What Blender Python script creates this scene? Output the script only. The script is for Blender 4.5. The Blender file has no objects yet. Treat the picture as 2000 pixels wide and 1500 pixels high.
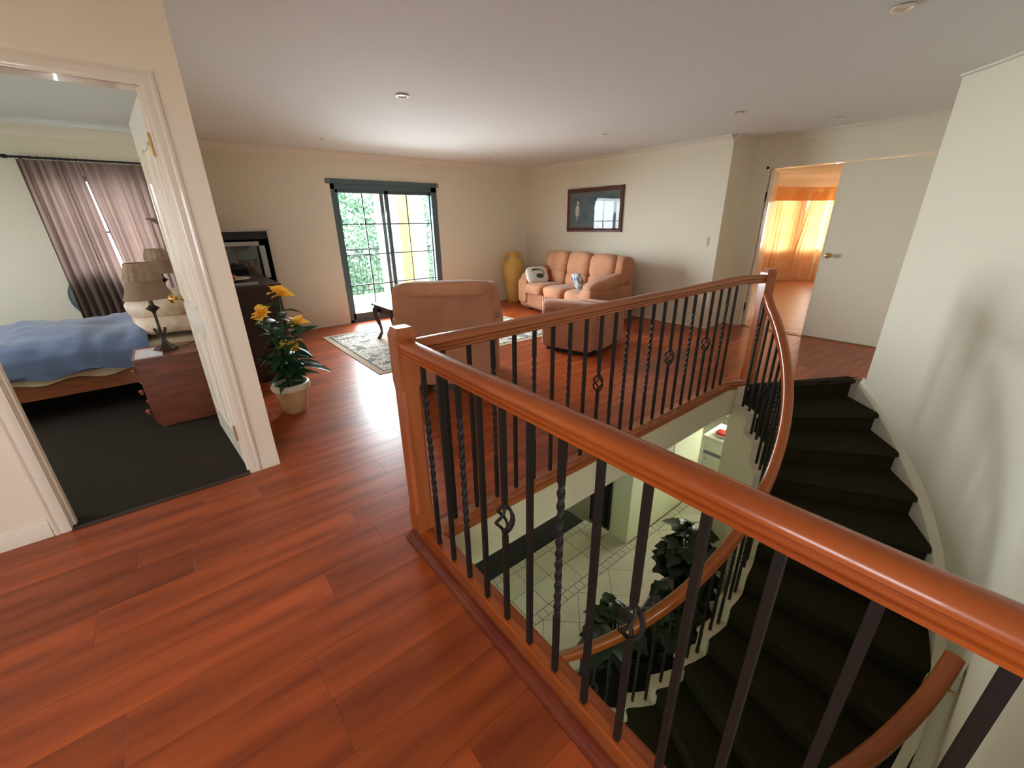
import bpy, bmesh, math, random
from mathutils import Vector, Matrix, noise
random.seed(7)
R = math.radians
scene = bpy.context.scene
COL = scene.collection
H = 1.44

# ---------------------------------------------------------------- camera
Rm = [[0.775644, -0.240055, 0.583738], [-0.631014, -0.274317, 0.725653], [-0.014068, -0.931195, -0.364250]]
right = Vector((Rm[0][0], Rm[1][0], Rm[2][0])); down = Vector((Rm[0][1], Rm[1][1], Rm[2][1])); fwd = Vector((Rm[0][2], Rm[1][2], Rm[2][2]))
cd = bpy.data.cameras.new('camera'); cam = bpy.data.objects.new('camera', cd); COL.objects.link(cam)
M = Matrix.Identity(4)
for i in range(3):
    M[i][0] = right[i]; M[i][1] = -down[i]; M[i][2] = -fwd[i]
M[0][3], M[1][3], M[2][3] = 0, 0, H
cam.matrix_world = M
cd.sensor_fit = 'HORIZONTAL'; cd.sensor_width = 36; cd.lens = 802.8 / 2000 * 36; cd.clip_start = 0.03; cd.clip_end = 300
scene.camera = cam

# ---------------------------------------------------------------- world, light, exposure
w = bpy.data.worlds.new('world'); scene.world = w; w.use_nodes = True
bg = w.node_tree.nodes['Background']; bg.inputs[0].default_value = (0.86, 0.94, 1.0, 1); bg.inputs[1].default_value = 11.0
scene.view_settings.view_transform = 'Standard'; scene.view_settings.look = 'None'
scene.view_settings.gamma = 1; scene.view_settings.use_curve_mapping = False
scene.view_settings.exposure = 0.27
scene.cycles.use_denoising = True
scene.cycles.max_bounces = 10; scene.cycles.diffuse_bounces = 6; scene.cycles.glossy_bounces = 4
scene.cycles.transmission_bounces = 8; scene.cycles.transparent_max_bounces = 12
scene.cycles.sample_clamp_indirect = 12; scene.cycles.caustics_reflective = False; scene.cycles.caustics_refractive = False

def area(name, loc, direction, sx, sy, power, color=(1, 1, 1)):
    l = bpy.data.lights.new(name, 'AREA'); l.shape = 'RECTANGLE'; l.size = sx; l.size_y = sy; l.energy = power; l.color = color
    o = bpy.data.objects.new(name, l); COL.objects.link(o); o.location = loc
    o.rotation_euler = Vector(direction).to_track_quat('-Z', 'Y').to_euler()
    return o
# daylight at the windows, plus added fills for the bedroom and lower hall
area('daylight_hall_back_window', (-1.3, -2.4, 1.45), (0, 1, 0), 1.4, 1.1, 26, (1.0, 0.95, 0.90))
area('daylight_hall_side_window', (-3.4, 0.3, 1.4), (1, 0, 0), 1.2, 1.0, 10, (0.98, 0.97, 0.96))
area('daylight_patio_door', (2.9, 6.86, 1.05), (0, -1, -.4), 1.6, 1.9, 150, (0.86, 0.96, 1.0)).data.spread = R(125)
area('daylight_bedroom_window', (-0.5, 6.9, 1.3), (0, -1, 0), 1.5, 1.5, 62, (0.96, 0.98, 1.0))
area('daylight_bay_window', (14.2, 5.0, 1.4), (-1, -.9, 0), 3.2, 2.4, 170, (1.0, 0.93, 0.82))
area('fill_bedroom_side', (-3.4, 4.5, 1.45), (1, 0, -.1), 1.5, 1.0, 26, (0.98, 0.98, 1.0))  # added fill at an invented side window, brightens the dim bedroom
area('daylight_kitchen_window', (8.9, 1.6, -1.1), (-1, 0.1, -.2), 1.6, 1.4, 170, (1.0, 0.99, 0.93))
area('fill_lower_hall', (0.9, 4.6, -1.2), (.8, -1, -.2), 1.5, 1.2, 2, (1.0, 0.98, 0.92))  # weak added fill inside the lower hall, no window behind it

# ---------------------------------------------------------------- helpers
def lin(r, g, b):
    f = lambda c: (c / 255 / 12.92) if c / 255 <= .04045 else ((c / 255 + .055) / 1.055) ** 2.4
    return (f(r), f(g), f(b), 1)

MATS = {}
def mat(name, col, rough=.6, metal=0, col2=None, scale=8, detail=4, bump=0, bscale=60, stretch=None, spec=None, coat=0, trans=0, island=0, sheen=0, emit=None):
    if name in MATS: return MATS[name]
    m = bpy.data.materials.new(name); m.use_nodes = True; nt = m.node_tree; N = nt.nodes; L = nt.links
    p = N['Principled BSDF']
    p.inputs['Base Color'].default_value = col; p.inputs['Roughness'].default_value = rough; p.inputs['Metallic'].default_value = metal
    if spec is not None: p.inputs['Specular IOR Level'].default_value = spec
    if coat: p.inputs['Coat Weight'].default_value = coat; p.inputs['Coat Roughness'].default_value = .04
    if sheen: p.inputs['Sheen Weight'].default_value = sheen
    if emit: p.inputs['Emission Color'].default_value = emit; p.inputs['Emission Strength'].default_value = 1
    tc = N.new('ShaderNodeTexCoord'); mp = N.new('ShaderNodeMapping'); L.new(tc.outputs['Object'], mp.inputs[0])
    if stretch: mp.inputs['Scale'].default_value = stretch
    colsock = None
    if col2 is not None:
        n = N.new('ShaderNodeTexNoise'); n.inputs['Scale'].default_value = scale; n.inputs['Detail'].default_value = detail
        L.new(mp.outputs[0], n.inputs['Vector'])
        mx = N.new('ShaderNodeMix'); mx.data_type = 'RGBA'; mx.inputs[6].default_value = col; mx.inputs[7].default_value = col2
        rr = N.new('ShaderNodeMapRange'); rr.inputs[1].default_value = .35; rr.inputs[2].default_value = .65
        L.new(n.outputs[0], rr.inputs[0]); L.new(rr.outputs[0], mx.inputs[0]); colsock = mx.outputs[2]
        L.new(colsock, p.inputs['Base Color'])
    if island:
        oi = N.new('ShaderNodeObjectInfo'); ge = N.new('ShaderNodeNewGeometry')
        ad = N.new('ShaderNodeMath'); ad.operation = 'ADD'; L.new(oi.outputs['Random'], ad.inputs[0]); L.new(ge.outputs['Random Per Island'], ad.inputs[1])
        fr = N.new('ShaderNodeMath'); fr.operation = 'FRACT'; L.new(ad.outputs[0], fr.inputs[0])
        mr = N.new('ShaderNodeMapRange'); mr.inputs[3].default_value = 1 - island; mr.inputs[4].default_value = 1 + island; L.new(fr.outputs[0], mr.inputs[0])
        hs = N.new('ShaderNodeHueSaturation'); L.new(mr.outputs[0], hs.inputs['Value'])
        if colsock: L.new(colsock, hs.inputs['Color'])
        else: hs.inputs['Color'].default_value = col
        L.new(hs.outputs[0], p.inputs['Base Color']); colsock = hs.outputs[0]
    if bump:
        n2 = N.new('ShaderNodeTexNoise'); n2.inputs['Scale'].default_value = bscale; n2.inputs['Detail'].default_value = 3
        L.new(tc.outputs['Object'], n2.inputs['Vector'])
        b = N.new('ShaderNodeBump'); b.inputs['Strength'].default_value = bump; b.inputs['Distance'].default_value = .01
        L.new(n2.outputs[0], b.inputs['Height']); L.new(b.outputs[0], p.inputs['Normal'])
    if trans:
        tr = N.new('ShaderNodeBsdfTranslucent'); ms = N.new('ShaderNodeMixShader'); ms.inputs[0].default_value = trans
        if colsock: L.new(colsock, tr.inputs[0])
        else: tr.inputs[0].default_value = col
        out = N['Material Output']; L.new(p.outputs[0], ms.inputs[1]); L.new(tr.outputs[0], ms.inputs[2]); L.new(ms.outputs[0], out.inputs[0])
    MATS[name] = m
    return m

WALL = mat('wall_paint', lin(226, 219, 200), .75, bump=.04, bscale=150)
WARM = mat('warm_wall_paint', lin(236, 224, 204), .7, bump=.04, bscale=150)
GREENW = mat('pale_green_wall_paint', lin(216, 219, 190), .75, bump=.04, bscale=150)
CEIL = mat('ceiling_paint', lin(224, 225, 224), .85, bump=.03, bscale=200)
TRIM = mat('gloss_white_trim', lin(232, 222, 206), .3, coat=.3)
CORN = mat('cornice_paint', lin(224, 218, 206), .6)
STEPT = mat('cream_stringer_paint', lin(212, 200, 178), .5)
FLOORM = mat('red_timber_floor', lin(174, 82, 36), .34, col2=lin(124, 52, 26), scale=2.0, detail=5, stretch=(.7, 6, 1), island=.24, spec=.4)
CARP = mat('dark_bedroom_carpet', lin(58, 50, 42), .97, col2=lin(42, 36, 31), scale=160, bump=.5, bscale=500, spec=.1)
SCARP = mat('dark_olive_stair_carpet', lin(54, 50, 36), .97, col2=lin(42, 38, 27), scale=140, bump=.5, bscale=500, spec=.08)
RAILW = mat('orange_varnished_timber', lin(168, 92, 48), .28, col2=lin(146, 74, 38), scale=4, detail=4, stretch=(5, 5, .6), coat=.2)
RAILX = mat('orange_varnished_rail_timber', lin(180, 86, 34), .2, col2=lin(152, 66, 26), scale=5, detail=4, stretch=(.8, 6, 6), coat=.35)
REDW = mat('red_timber_moulding', lin(120, 54, 34), .25, col2=lin(100, 32, 16), scale=5, coat=.4)
IRON = mat('black_wrought_iron', lin(28, 24, 21), .55, metal=0, spec=.3, bump=.15, bscale=90)
SUEDE = mat('tan_suede', lin(190, 134, 98), .85, col2=lin(172, 116, 82), scale=5, bump=.12, bscale=14, sheen=.2)
SUEDE2 = mat('dark_suede_back', lin(178, 124, 94), .85, col2=lin(164, 112, 84), scale=5, bump=.06, bscale=14, sheen=.15)
DARKW = mat('dark_mahogany', lin(58, 36, 30), .35, col2=lin(42, 25, 22), scale=4, stretch=(1, 1, 8))
BLACKW = mat('black_brown_veneer', lin(44, 42, 44), .5, col2=lin(36, 33, 36), scale=4)
NIGHTW = mat('red_brown_nightstand_timber', lin(122, 66, 42), .35, col2=lin(96, 50, 34), scale=6, stretch=(1, 1, 5))
BEDW = mat('orange_pine', lin(158, 92, 54), .4, col2=lin(136, 76, 44), scale=6, stretch=(1, 6, 6))
BLUE = mat('blue_duvet_cotton', lin(104, 124, 160), .7, col2=lin(92, 108, 142), scale=6, bump=.25, bscale=9, sheen=.2)
SHEET = mat('cream_sheet', lin(206, 190, 160), .85, bump=.2, bscale=20)
PILW = mat('beige_print_pillow', lin(216, 200, 182), .8, col2=lin(190, 164, 138), scale=9, bump=.3, bscale=8)
BRASS = mat('brass', lin(190, 150, 84), .3, metal=.9)
DBRONZE = mat('dark_bronze', lin(66, 54, 46), .45, metal=.5)
SHADE = mat('taupe_lampshade', lin(150, 124, 102), .85, trans=.35)
SHADE2 = mat('beige_shade_frill', lin(176, 150, 122), .85, col2=lin(150, 124, 100), scale=14, trans=.3)
PURP = mat('mauve_curtain_cloth', lin(118, 98, 90), .9, trans=.4, col2=lin(106, 88, 82), scale=2)
ORNG = mat('orange_curtain_cloth', lin(240, 196, 140), .85, trans=.45, col2=lin(232, 184, 124), scale=3)
ORNG2 = mat('orange_pelmet_cloth', lin(232, 170, 104), .85, trans=.3, col2=lin(220, 156, 92), scale=3)
ALU = mat('dark_aluminium', lin(84, 104, 110), .4, metal=.3)
MUNT = mat('black_glazing_bar', lin(28, 40, 40), .5)
VASEM = mat('ochre_clay', lin(226, 188, 106), .75, col2=lin(212, 172, 90), scale=6, bump=.15, bscale=25)
RUGF = mat('beige_rug_field', lin(176, 150, 128), .95, col2=lin(160, 134, 112), scale=12, bump=.3, bscale=300)
TABLEW = mat('dark_table_timber', lin(66, 50, 46), .18, coat=.4)
TVSIL = mat('silver_plastic', lin(168, 172, 174), .35, metal=.2)
TVGL = mat('dark_tube_glass', lin(34, 42, 42), .04, spec=.7, coat=.6)
POTM = mat('terracotta_glaze', lin(196, 160, 120), .5, col2=lin(176, 132, 92), scale=5)
POTR = mat('cream_pot_rim', lin(206, 196, 172), .4)
LEAF = mat('deep_green_leaf', lin(40, 84, 54), .35, col2=lin(24, 62, 38), scale=10, trans=.12)
LEAF2 = mat('dark_philodendron_leaf', lin(34, 52, 34), .35, col2=lin(22, 36, 22), scale=14, trans=.1)
STEM = mat('green_stem', lin(60, 96, 50), .5)
YEL = mat('yellow_petal', lin(255, 218, 96), .55, col2=lin(250, 196, 70), scale=9, trans=.3)
SOIL = mat('dark_soil', lin(40, 32, 26), .95, bump=.6, bscale=40)
RED = mat('red_fruit', lin(190, 36, 30), .5)
CHINA = mat('grey_white_china', lin(190, 186, 178), .35)
FRAMEW = mat('dark_red_brown_frame', lin(92, 48, 40), .35, col2=lin(74, 36, 30), scale=8)
TILE = mat('cream_floor_tile', lin(200, 198, 180), .3, col2=lin(190, 187, 168), scale=3, island=.03)
GROUT = mat('dark_grout', lin(96, 92, 72), .9)
BLACKR = mat('black_mat_rubber', lin(22, 24, 22), .9, bump=.3, bscale=200)
DARKC = mat('near_black_cloth', lin(24, 24, 24), .8)
WHITEC = mat('white_cabinet_enamel', lin(236, 236, 228), .35)
GREYB = mat('blue_grey_band', lin(120, 134, 150), .4)
SWITCH = mat('white_switch_plastic', lin(226, 222, 206), .35)
GLASSW = mat('cream_wall_render', lin(214, 172, 104), .8)
GRAVEL = mat('balcony_render', lin(176, 174, 164), .8)
PAINTB = mat('picture_blue', lin(58, 78, 92), .6, col2=lin(84, 110, 116), scale=5)
PAINTM = mat('picture_mat_grey', lin(92, 100, 98), .7)
BIRD = mat('white_bird_paint', lin(206, 196, 190), .6)
CUSHW = mat('white_cushion_cotton', lin(214, 214, 202), .85, bump=.1, bscale=60)
CUSHB = mat('charcoal_print', lin(58, 62, 60), .85)
CUSHR = mat('red_cushion_cotton', lin(150, 58, 42), .85)
GRASS = mat('lawn_green', lin(96, 112, 74), .9, col2=lin(80, 98, 62), scale=3)
BARK = mat('bark', lin(90, 72, 56), .9, col2=lin(66, 52, 40), scale=20, bump=.5)
FOL = mat('bright_tree_leaf', lin(88, 128, 96), .6, trans=.3, island=.35)
ROOM2F = mat('brown_room_floor', lin(192, 138, 102), .35, col2=lin(182, 126, 92), scale=2)
SMOKE = mat('smoke_glass', lin(120, 130, 130), .1)
WCURT = mat('sheer_white', lin(235, 235, 235), .9, trans=.6)

def glass(name, f0=.04):
    m = bpy.data.materials.new(name); m.use_nodes = True; nt = m.node_tree; nt.nodes.remove(nt.nodes['Principled BSDF']); L = nt.links
    t = nt.nodes.new('ShaderNodeBsdfTransparent'); g = nt.nodes.new('ShaderNodeBsdfGlossy'); g.inputs[0].default_value = (1, 1, 1, 1); g.inputs[1].default_value = .01
    ge = nt.nodes.new('ShaderNodeNewGeometry'); d = nt.nodes.new('ShaderNodeVectorMath'); d.operation = 'DOT_PRODUCT'
    L.new(ge.outputs['Incoming'], d.inputs[0]); L.new(ge.outputs['Normal'], d.inputs[1])
    def mth(op, a, b=None):
        n = nt.nodes.new('ShaderNodeMath'); n.operation = op
        for k, x in enumerate((a, b)):
            if x is None: continue
            if isinstance(x, (int, float)): n.inputs[k].default_value = x
            else: L.new(x, n.inputs[k])
        return n.outputs[0]
    c = mth('SUBTRACT', 1.0, mth('ABSOLUTE', d.outputs['Value'])); F_ = mth('ADD', mth('MULTIPLY', mth('POWER', c, 5.0), 1 - f0), f0)
    mx = nt.nodes.new('ShaderNodeMixShader'); L.new(F_, mx.inputs[0])
    L.new(t.outputs[0], mx.inputs[1]); L.new(g.outputs[0], mx.inputs[2])
    L.new(mx.outputs[0], nt.nodes['Material Output'].inputs[0]); return m
GLASS = glass('window_glass')

class MB:
    def __init__(s): s.v = []; s.f = []
    def add(s, v, f):
        o = len(s.v); s.v += [tuple(x) for x in v]; s.f += [tuple(i + o for i in q) for q in f]; return s
    def box(s, a, b, rot=0, piv=None):
        x0, y0, z0 = a; x1, y1, z1 = b
        v = [(x0, y0, z0), (x1, y0, z0), (x1, y1, z0), (x0, y1, z0), (x0, y0, z1), (x1, y0, z1), (x1, y1, z1), (x0, y1, z1)]
        if rot:
            cx, cy = piv or ((x0 + x1) / 2, (y0 + y1) / 2); c, sn = math.cos(rot), math.sin(rot)
            v = [(cx + (x - cx) * c - (y - cy) * sn, cy + (x - cx) * sn + (y - cy) * c, z) for x, y, z in v]
        return s.add(v, [(3, 2, 1, 0), (4, 5, 6, 7), (0, 1, 5, 4), (1, 2, 6, 5), (2, 3, 7, 6), (3, 0, 4, 7)])
    def prism(s, poly, z0, z1):
        n = len(poly)
        v = [(x, y, z0) for x, y in poly] + [(x, y, z1) for x, y in poly]
        ar = sum(poly[i][0] * poly[(i + 1) % n][1] - poly[(i + 1) % n][0] * poly[i][1] for i in range(n))
        f = [tuple(range(n))[::-1], tuple(range(n, 2 * n))] + [(i, (i + 1) % n, n + (i + 1) % n, n + i) for i in range(n)]
        if ar < 0: f = [q[::-1] for q in f]
        return s.add(v, f)
    def tube(s, pts, rad, n=8, cap=True):
        pts = [Vector(p) for p in pts]; rs = rad if isinstance(rad, (list, tuple)) else [rad] * len(pts)
        o = len(s.v); up = None
        for i, p in enumerate(pts):
            t = (pts[min(i + 1, len(pts) - 1)] - pts[max(i - 1, 0)]).normalized()
            if up is None: up = Vector((0, 0, 1)) if abs(t.z) < .9 else Vector((1, 0, 0))
            a = t.cross(up).normalized(); b = a.cross(t).normalized(); up = b
            for k in range(n):
                an = 2 * math.pi * k / n; s.v.append(tuple(p + (a * math.cos(an) + b * math.sin(an)) * rs[i]))
        for i in range(len(pts) - 1):
            for k in range(n):
                k2 = (k + 1) % n; s.f.append((o + i * n + k, o + i * n + k2, o + (i + 1) * n + k2, o + (i + 1) * n + k))
        if cap: s.f.append(tuple(o + k for k in range(n))[::-1]); s.f.append(tuple(o + (len(pts) - 1) * n + k for k in range(n)))
        return s
    def lathe(s, prof, n=24, c=(0, 0, 0), sx=1, sy=1):
        o = len(s.v); m = len(prof)
        for r, z in prof:
            for k in range(n):
                a = 2 * math.pi * k / n; s.v.append((c[0] + r * math.cos(a) * sx, c[1] + r * math.sin(a) * sy, c[2] + z))
        for i in range(m - 1):
            for k in range(n):
                k2 = (k + 1) % n; s.f.append((o + i * n + k, o + i * n + k2, o + (i + 1) * n + k2, o + (i + 1) * n + k))
        s.f.append(tuple(o + k for k in range(n))[::-1]); s.f.append(tuple(o + (m - 1) * n + k for k in range(n)))
        return s
    def sweep(s, path, prof, closed_prof=True):
        path = [Vector(p) for p in path]; o = len(s.v); n = len(prof)
        for i, p in enumerate(path):
            t = (path[min(i + 1, len(path) - 1)] - path[max(i - 1, 0)]); th = Vector((t.x, t.y, 0)).normalized()
            side = Vector((th.y, -th.x, 0)); t.normalize(); up = side.cross(t).normalized()
            k = 1.0
            if 0 < i < len(path) - 1:
                d1 = (path[i] - path[i - 1]).normalized(); d2 = (path[i + 1] - path[i]).normalized()
                k = 1 / max(.6, math.cos(d1.angle(d2) / 2))
            for u, v in prof: s.v.append(tuple(p + side * u * k + up * v))
        for i in range(len(path) - 1):
            for k in range(n):
                k2 = (k + 1) % n; s.f.append((o + i * n + k, o + (i + 1) * n + k, o + (i + 1) * n + k2, o + i * n + k2))
        s.f.append(tuple(o + k for k in range(n))); s.f.append(tuple(o + (len(path) - 1) * n + k for k in range(n))[::-1])
        return s
    def puff(s, c, d, p=.45, n=18, rot=0, tilt=0, nz=0, axis='X', seed=0):
        """rounded cushion: superellipsoid of half sizes d at c"""
        o = len(s.v); m = n // 2
        Rz = Matrix.Rotation(rot, 3, 'Z') @ Matrix.Rotation(tilt, 3, axis)
        sg = lambda x: math.copysign(abs(x) ** p, x)
        for i in range(1, m):
            t = math.pi * i / m
            for k in range(n):
                a = 2 * math.pi * k / n
                q = Vector((sg(math.sin(t) * math.cos(a)) * d[0], sg(math.sin(t) * math.sin(a)) * d[1], sg(math.cos(t)) * d[2]))
                if nz: q *= 1 + nz * noise.noise(Vector((q.x * 9 + seed, q.y * 9, q.z * 9)))
                s.v.append(tuple(Rz @ q + Vector(c)))
        for i in range(m - 2):
            for k in range(n):
                k2 = (k + 1) % n; s.f.append((o + i * n + k, o + (i + 1) * n + k, o + (i + 1) * n + k2, o + i * n + k2))
        s.f.append(tuple(o + k for k in range(n))); s.f.append(tuple(o + (m - 2) * n + k for k in range(n))[::-1])
        return s
    def build(s, name, m, parent=None, smooth=False, **props):
        me = bpy.data.meshes.new(name); me.from_pydata(s.v, [], s.f)
        me.materials.append(m)
        bm = bmesh.new(); bm.from_mesh(me); bmesh.ops.recalc_face_normals(bm, faces=bm.faces); bm.to_mesh(me); bm.free()
        if smooth:
            me.shade_smooth()
            if smooth != 'all':
                try: me.set_sharp_from_angle(angle=R(40))
                except Exception: pass
        o = bpy.data.objects.new(name, me); COL.objects.link(o)
        if parent is not None: attach(o, parent)
        for k, v in props.items(): o[k] = v
        return o

def attach(o, p):
    o.parent = p
    if p.get('_world'): o.matrix_parent_inverse = Matrix.Translation(-Vector(p['_world']))

def thing(name, label, cat, loc, group=None, rot=0, local=False):
    o = bpy.data.objects.new(name, None); COL.objects.link(o); o.location = loc; o.rotation_euler = (0, 0, rot); o.empty_display_size = .1
    o['label'] = label; o['category'] = cat
    if group: o['group'] = group
    if not local: o['_world'] = list(loc)
    return o
def tag(o, label, cat, group=None):
    o['label'] = label; o['category'] = cat
    if group: o['group'] = group
    return o
def struct(o): o['kind'] = 'structure'; return o
def stuff(o): o['kind'] = 'stuff'; return o
def copy_tree(o, parent=None):
    c = o.copy(); COL.objects.link(c); c.parent = parent
    if parent is not None: c.matrix_parent_inverse = o.matrix_parent_inverse.copy()
    for ch in list(o.children): copy_tree(ch, c)
    return c

def wall_y(name, y0, y1, x0, x1, z0, z1, ops, m):   # wall running along x, with openings (xa, xb, za, zb)
    b = MB(); x = x0
    for xa, xb, za, zb in sorted(ops):
        if xa > x: b.box((x, y0, z0), (xa, y1, z1))
        if za > z0: b.box((xa, y0, z0), (xb, y1, za))
        if zb < z1: b.box((xa, y0, zb), (xb, y1, z1))
        x = xb
    if x < x1: b.box((x, y0, z0), (x1, y1, z1))
    return struct(b.build(name, m))
def wall_x(name, x0, x1, y0, y1, z0, z1, ops, m):
    b = MB(); y = y0
    for ya, yb, za, zb in sorted(ops):
        if ya > y: b.box((x0, y, z0), (x1, ya, z1))
        if za > z0: b.box((x0, ya, z0), (x1, yb, za))
        if zb < z1: b.box((x0, ya, zb), (x1, yb, z1))
        y = yb
    if y < y1: b.box((x0, y, z0), (x1, y1, z1))
    return struct(b.build(name, m))

# ================================================================= STRUCTURE
CC = (2.75, 2.1); ST = -2.7; RIS = .18; A0 = -32.0; DA = 8.8
def cp(r, a, z): return (CC[0] + r * math.cos(R(a)), CC[1] + r * math.sin(R(a)), z)
def nosez(a): return 0 if a > A0 else -(A0 - a) / DA * RIS

wall_y('wall_left', 2.77, 2.88, -3.2, .268, 0, 2.4, [(-.715, .115, 0, 2.055)], WARM)
wall_x('wall_living_left', .158, .268, 2.88, 6.6, 0, 2.4, [], WALL)
wall_y('wall_far', 6.6, 6.8, -3.2, 5.74, 0, 2.4, [(-.86, .10, .35, 1.98), (2.06, 3.76, 0, 2.04)], WALL)
wall_x('wall_right', 5.74, 5.86, 2.74, 6.8, 0, 2.4, [], WALL)
wall_y('wall_jog', 2.74, 2.86, 5.86, 6.42, 0, 2.4, [], WALL)
wall_x('wall_doors', 6.3, 6.42, .60, 2.74, 0, 2.4, [(.885, 2.515, 0, 2.055)], WALL)
wall_y('wall_landing', .60, .71, 4.85, 6.3, -2.7, 2.4, [], WALL)
wall_y('wall_back', -2.35, -2.2, -3.2, .75, 0, 2.4, [(-2.0, -.6, .9, 2.0)], WARM)
wall_x('wall_hall_side', -3.35, -3.2, -2.35, 6.8, 0, 2.4, [(-.3, .9, .9, 1.9), (3.7, 5.3, .9, 2.0)], WARM)  # the bedroom opening is added to let the fill light in
wall_x('wall_hall_right', .64, .75, -2.35, -.42, 0, 2.4, [], WARM)
# curved wall round the stair
def rw(a):
    if a > -50: return 2.41 + .08 * (a + 50) / 16.1
    return 2.41
b = MB(); an = [-33.9 - i * 2.8 for i in range(21)]   # to about -90
inn = [cp(rw(a), a, 0)[:2] for a in an]; out = [cp(rw(a) + .12, a, 0)[:2] for a in an]
b.v = [q for p, o_ in zip(inn, out) for q in ((*p, ST), (*p, 2.4), (*o_, 2.4), (*o_, ST))]
b.f = [(i * 4 + k, i * 4 + (k + 1) % 4, i * 4 + 4 + (k + 1) % 4, i * 4 + 4 + k) for i in range(len(an) - 1) for k in range(4)] + [(0, 1, 2, 3)]
ye = CC[1] - 2.41
b.prism([inn[-1], (.64, ye), (.64, ye - .12), out[-1]], ST, 2.4)
struct(b.build('wall_stair', WALL, smooth=True))
struct(MB().box((-3.35, -2.35, 2.4), (13.9, 6.8, 2.5)).build('ceiling', CEIL))
# slab (its edge is the white fascia of the stair void)
b = MB(); b.box((-3.35, -2.35, -.29), (.735, 6.8, -.012)); b.box((.735, 1.485, -.29), (6.42, 6.8, -.012))
b.prism([(3.72, 1.485), (3.90, 1.43), cp(1.40, -29.6, 0)[:2], cp(2.5, -30.2, 0)[:2], (4.95, .60), (6.42, .60), (6.42, 1.485)], -.29, -.012)
struct(b.build('floor_slab', STEPT))
# floor boards
fl = struct(MB().box((-3.2, -2.2, -.011), (.60, 1.5, -.008)).box((-3.2, 1.5, -.011), (5.74, 2.77, -.008)).box((.268, 2.77, -.011), (5.74, 6.6, -.008)).build('floor', REDW))
nb = 0
def boards(y0, y1, x0, x1, skew=None):
    global nb
    x = x0 - random.uniform(0, 1.1)
    while x < x1:
        xe = x + 1.2 + random.choice((0, .0, .2, -.2)); a, c = max(x, x0), min(xe, x1); x = xe
        if c - a < .02: continue
        g = .0003
        poly = [(a + g, y0 + g), (c - g, y0 + g), (c - g, y1 - g), (a + g, y1 - g)]
        if skew and a <= x0: poly[0] = (skew(y0), y0 + g); poly[3] = (skew(y1), y1 - g)
        m = MB(); n = 4
        inp = [(px + (.0006 if i in (0, 3) else -.0006), py + (.0006 if i < 2 else -.0006)) for i, (px, py) in enumerate(poly)]
        v = [(px, py, -.0095) for px, py in poly] + [(px, py, -.0005) for px, py in poly] + [(px, py, 0) for px, py in inp]
        f = [(0, 1, 5, 4), (1, 2, 6, 5), (2, 3, 7, 6), (3, 0, 4, 7), (4, 5, 9, 8), (5, 6, 10, 9), (6, 7, 11, 10), (7, 4, 8, 11), (8, 9, 10, 11)]
        m.add([(q[0] - a, q[1] - y0, q[2]) for q in v], f)
        o = m.build('floor_board', FLOORM, fl); o.location = (a, y0, 0); nb += 1
W = .19
y = 2.77
for k in range(7):   # from the bedroom wall towards the stair
    y1 = 2.77 - k * W; y0 = y1 - W
    if k < 6: boards(y0, y1, -3.2, 6.3 if y1 <= 2.75 else 6.3)
    else: boards(y0, y1, -3.2, .60); boards(1.5, y1, .60, 6.3)
skf = lambda yy: 3.945 + (1.41 - yy) * (4.895 - 3.925) / (1.41 - .835)
for k in range(7, 27):
    y1 = 2.77 - k * W; y0 = max(y1 - W, -2.2)
    if y0 < y1: boards(y0, y1, -3.2, .60)
for y0, y1 in ((1.31, 1.5), (1.12, 1.31), (.93, 1.12), (.80, .93), (.71, .80)):
    boards(y0, y1, min(skf(y0), skf(y1)) if y0 >= .8 else 4.9, 6.3, skf if y0 >= .8 else None)
y = 2.77
while y < 6.6: boards(y, min(y + W, 6.6), .268, 5.74); y += W
struct(MB().box((-3.2, 2.7901, -.011), (.158, 6.6, .004)).box((-.7, 2.772, -.011), (.1, 2.79, .0038)).build('floor_bedroom', CARP))
struct(MB().box((6.3, -1.2, -.3), (13.9, 6.8, 0)).build('floor_main_bedroom', ROOM2F))
struct(MB().box((-.70, 2.745, .0), (.10, 2.775, .006)).build('trim_1', DBRONZE))
struct(MB().box((6.27, .93, 0), (6.31, 2.5, .008)).build('trim_2', BRASS))
struct(MB().box((6.318, .9, 0), (6.335, 2.5, .012)).build('trim_3', DARKW))

# cornice: coved moulding along the ceiling
def cornice(name, path, m=CORN, s=.085):
    prof = [(0, 0), (0, -s)] + [(s * (1 - math.cos(t)) if False else s - s * math.cos(t) * 1.0 + 0 * t, -s + s * math.sin(t)) for t in [math.pi / 2 * i / 5 for i in range(1, 6)]]
    prof = [(0, .0), (0, -s), (.008, -s), (.012, -s * .86), (s * .3, -s * .5), (s * .6, -s * .25), (s * .9, -.012), (s, -.008), (s, 0)]
    struct(MB().sweep([(x, y, 2.4) for x, y in path], prof).build(name, m, smooth=True))
cornice('trim_4', [(5.74, 2.74), (5.74, 6.6)][::-1] if False else [(5.74, 6.6), (5.74, 2.74)])
cornice('trim_5', [(.268, 6.6), (5.74, 6.6)])
cornice('trim_7', [(6.3, 2.74), (6.3, .71)])
cornice('trim_8', [(5.74, 2.74), (6.3, 2.74)])
cornice('trim_9', [cp(rw(a), a, 0)[:2] for a in an] + [(.75, ye)], s=.0201)
cornice('trim_10', [(-3.2, 6.6), (.158, 6.6)], s=.10, m=TRIM)

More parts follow.
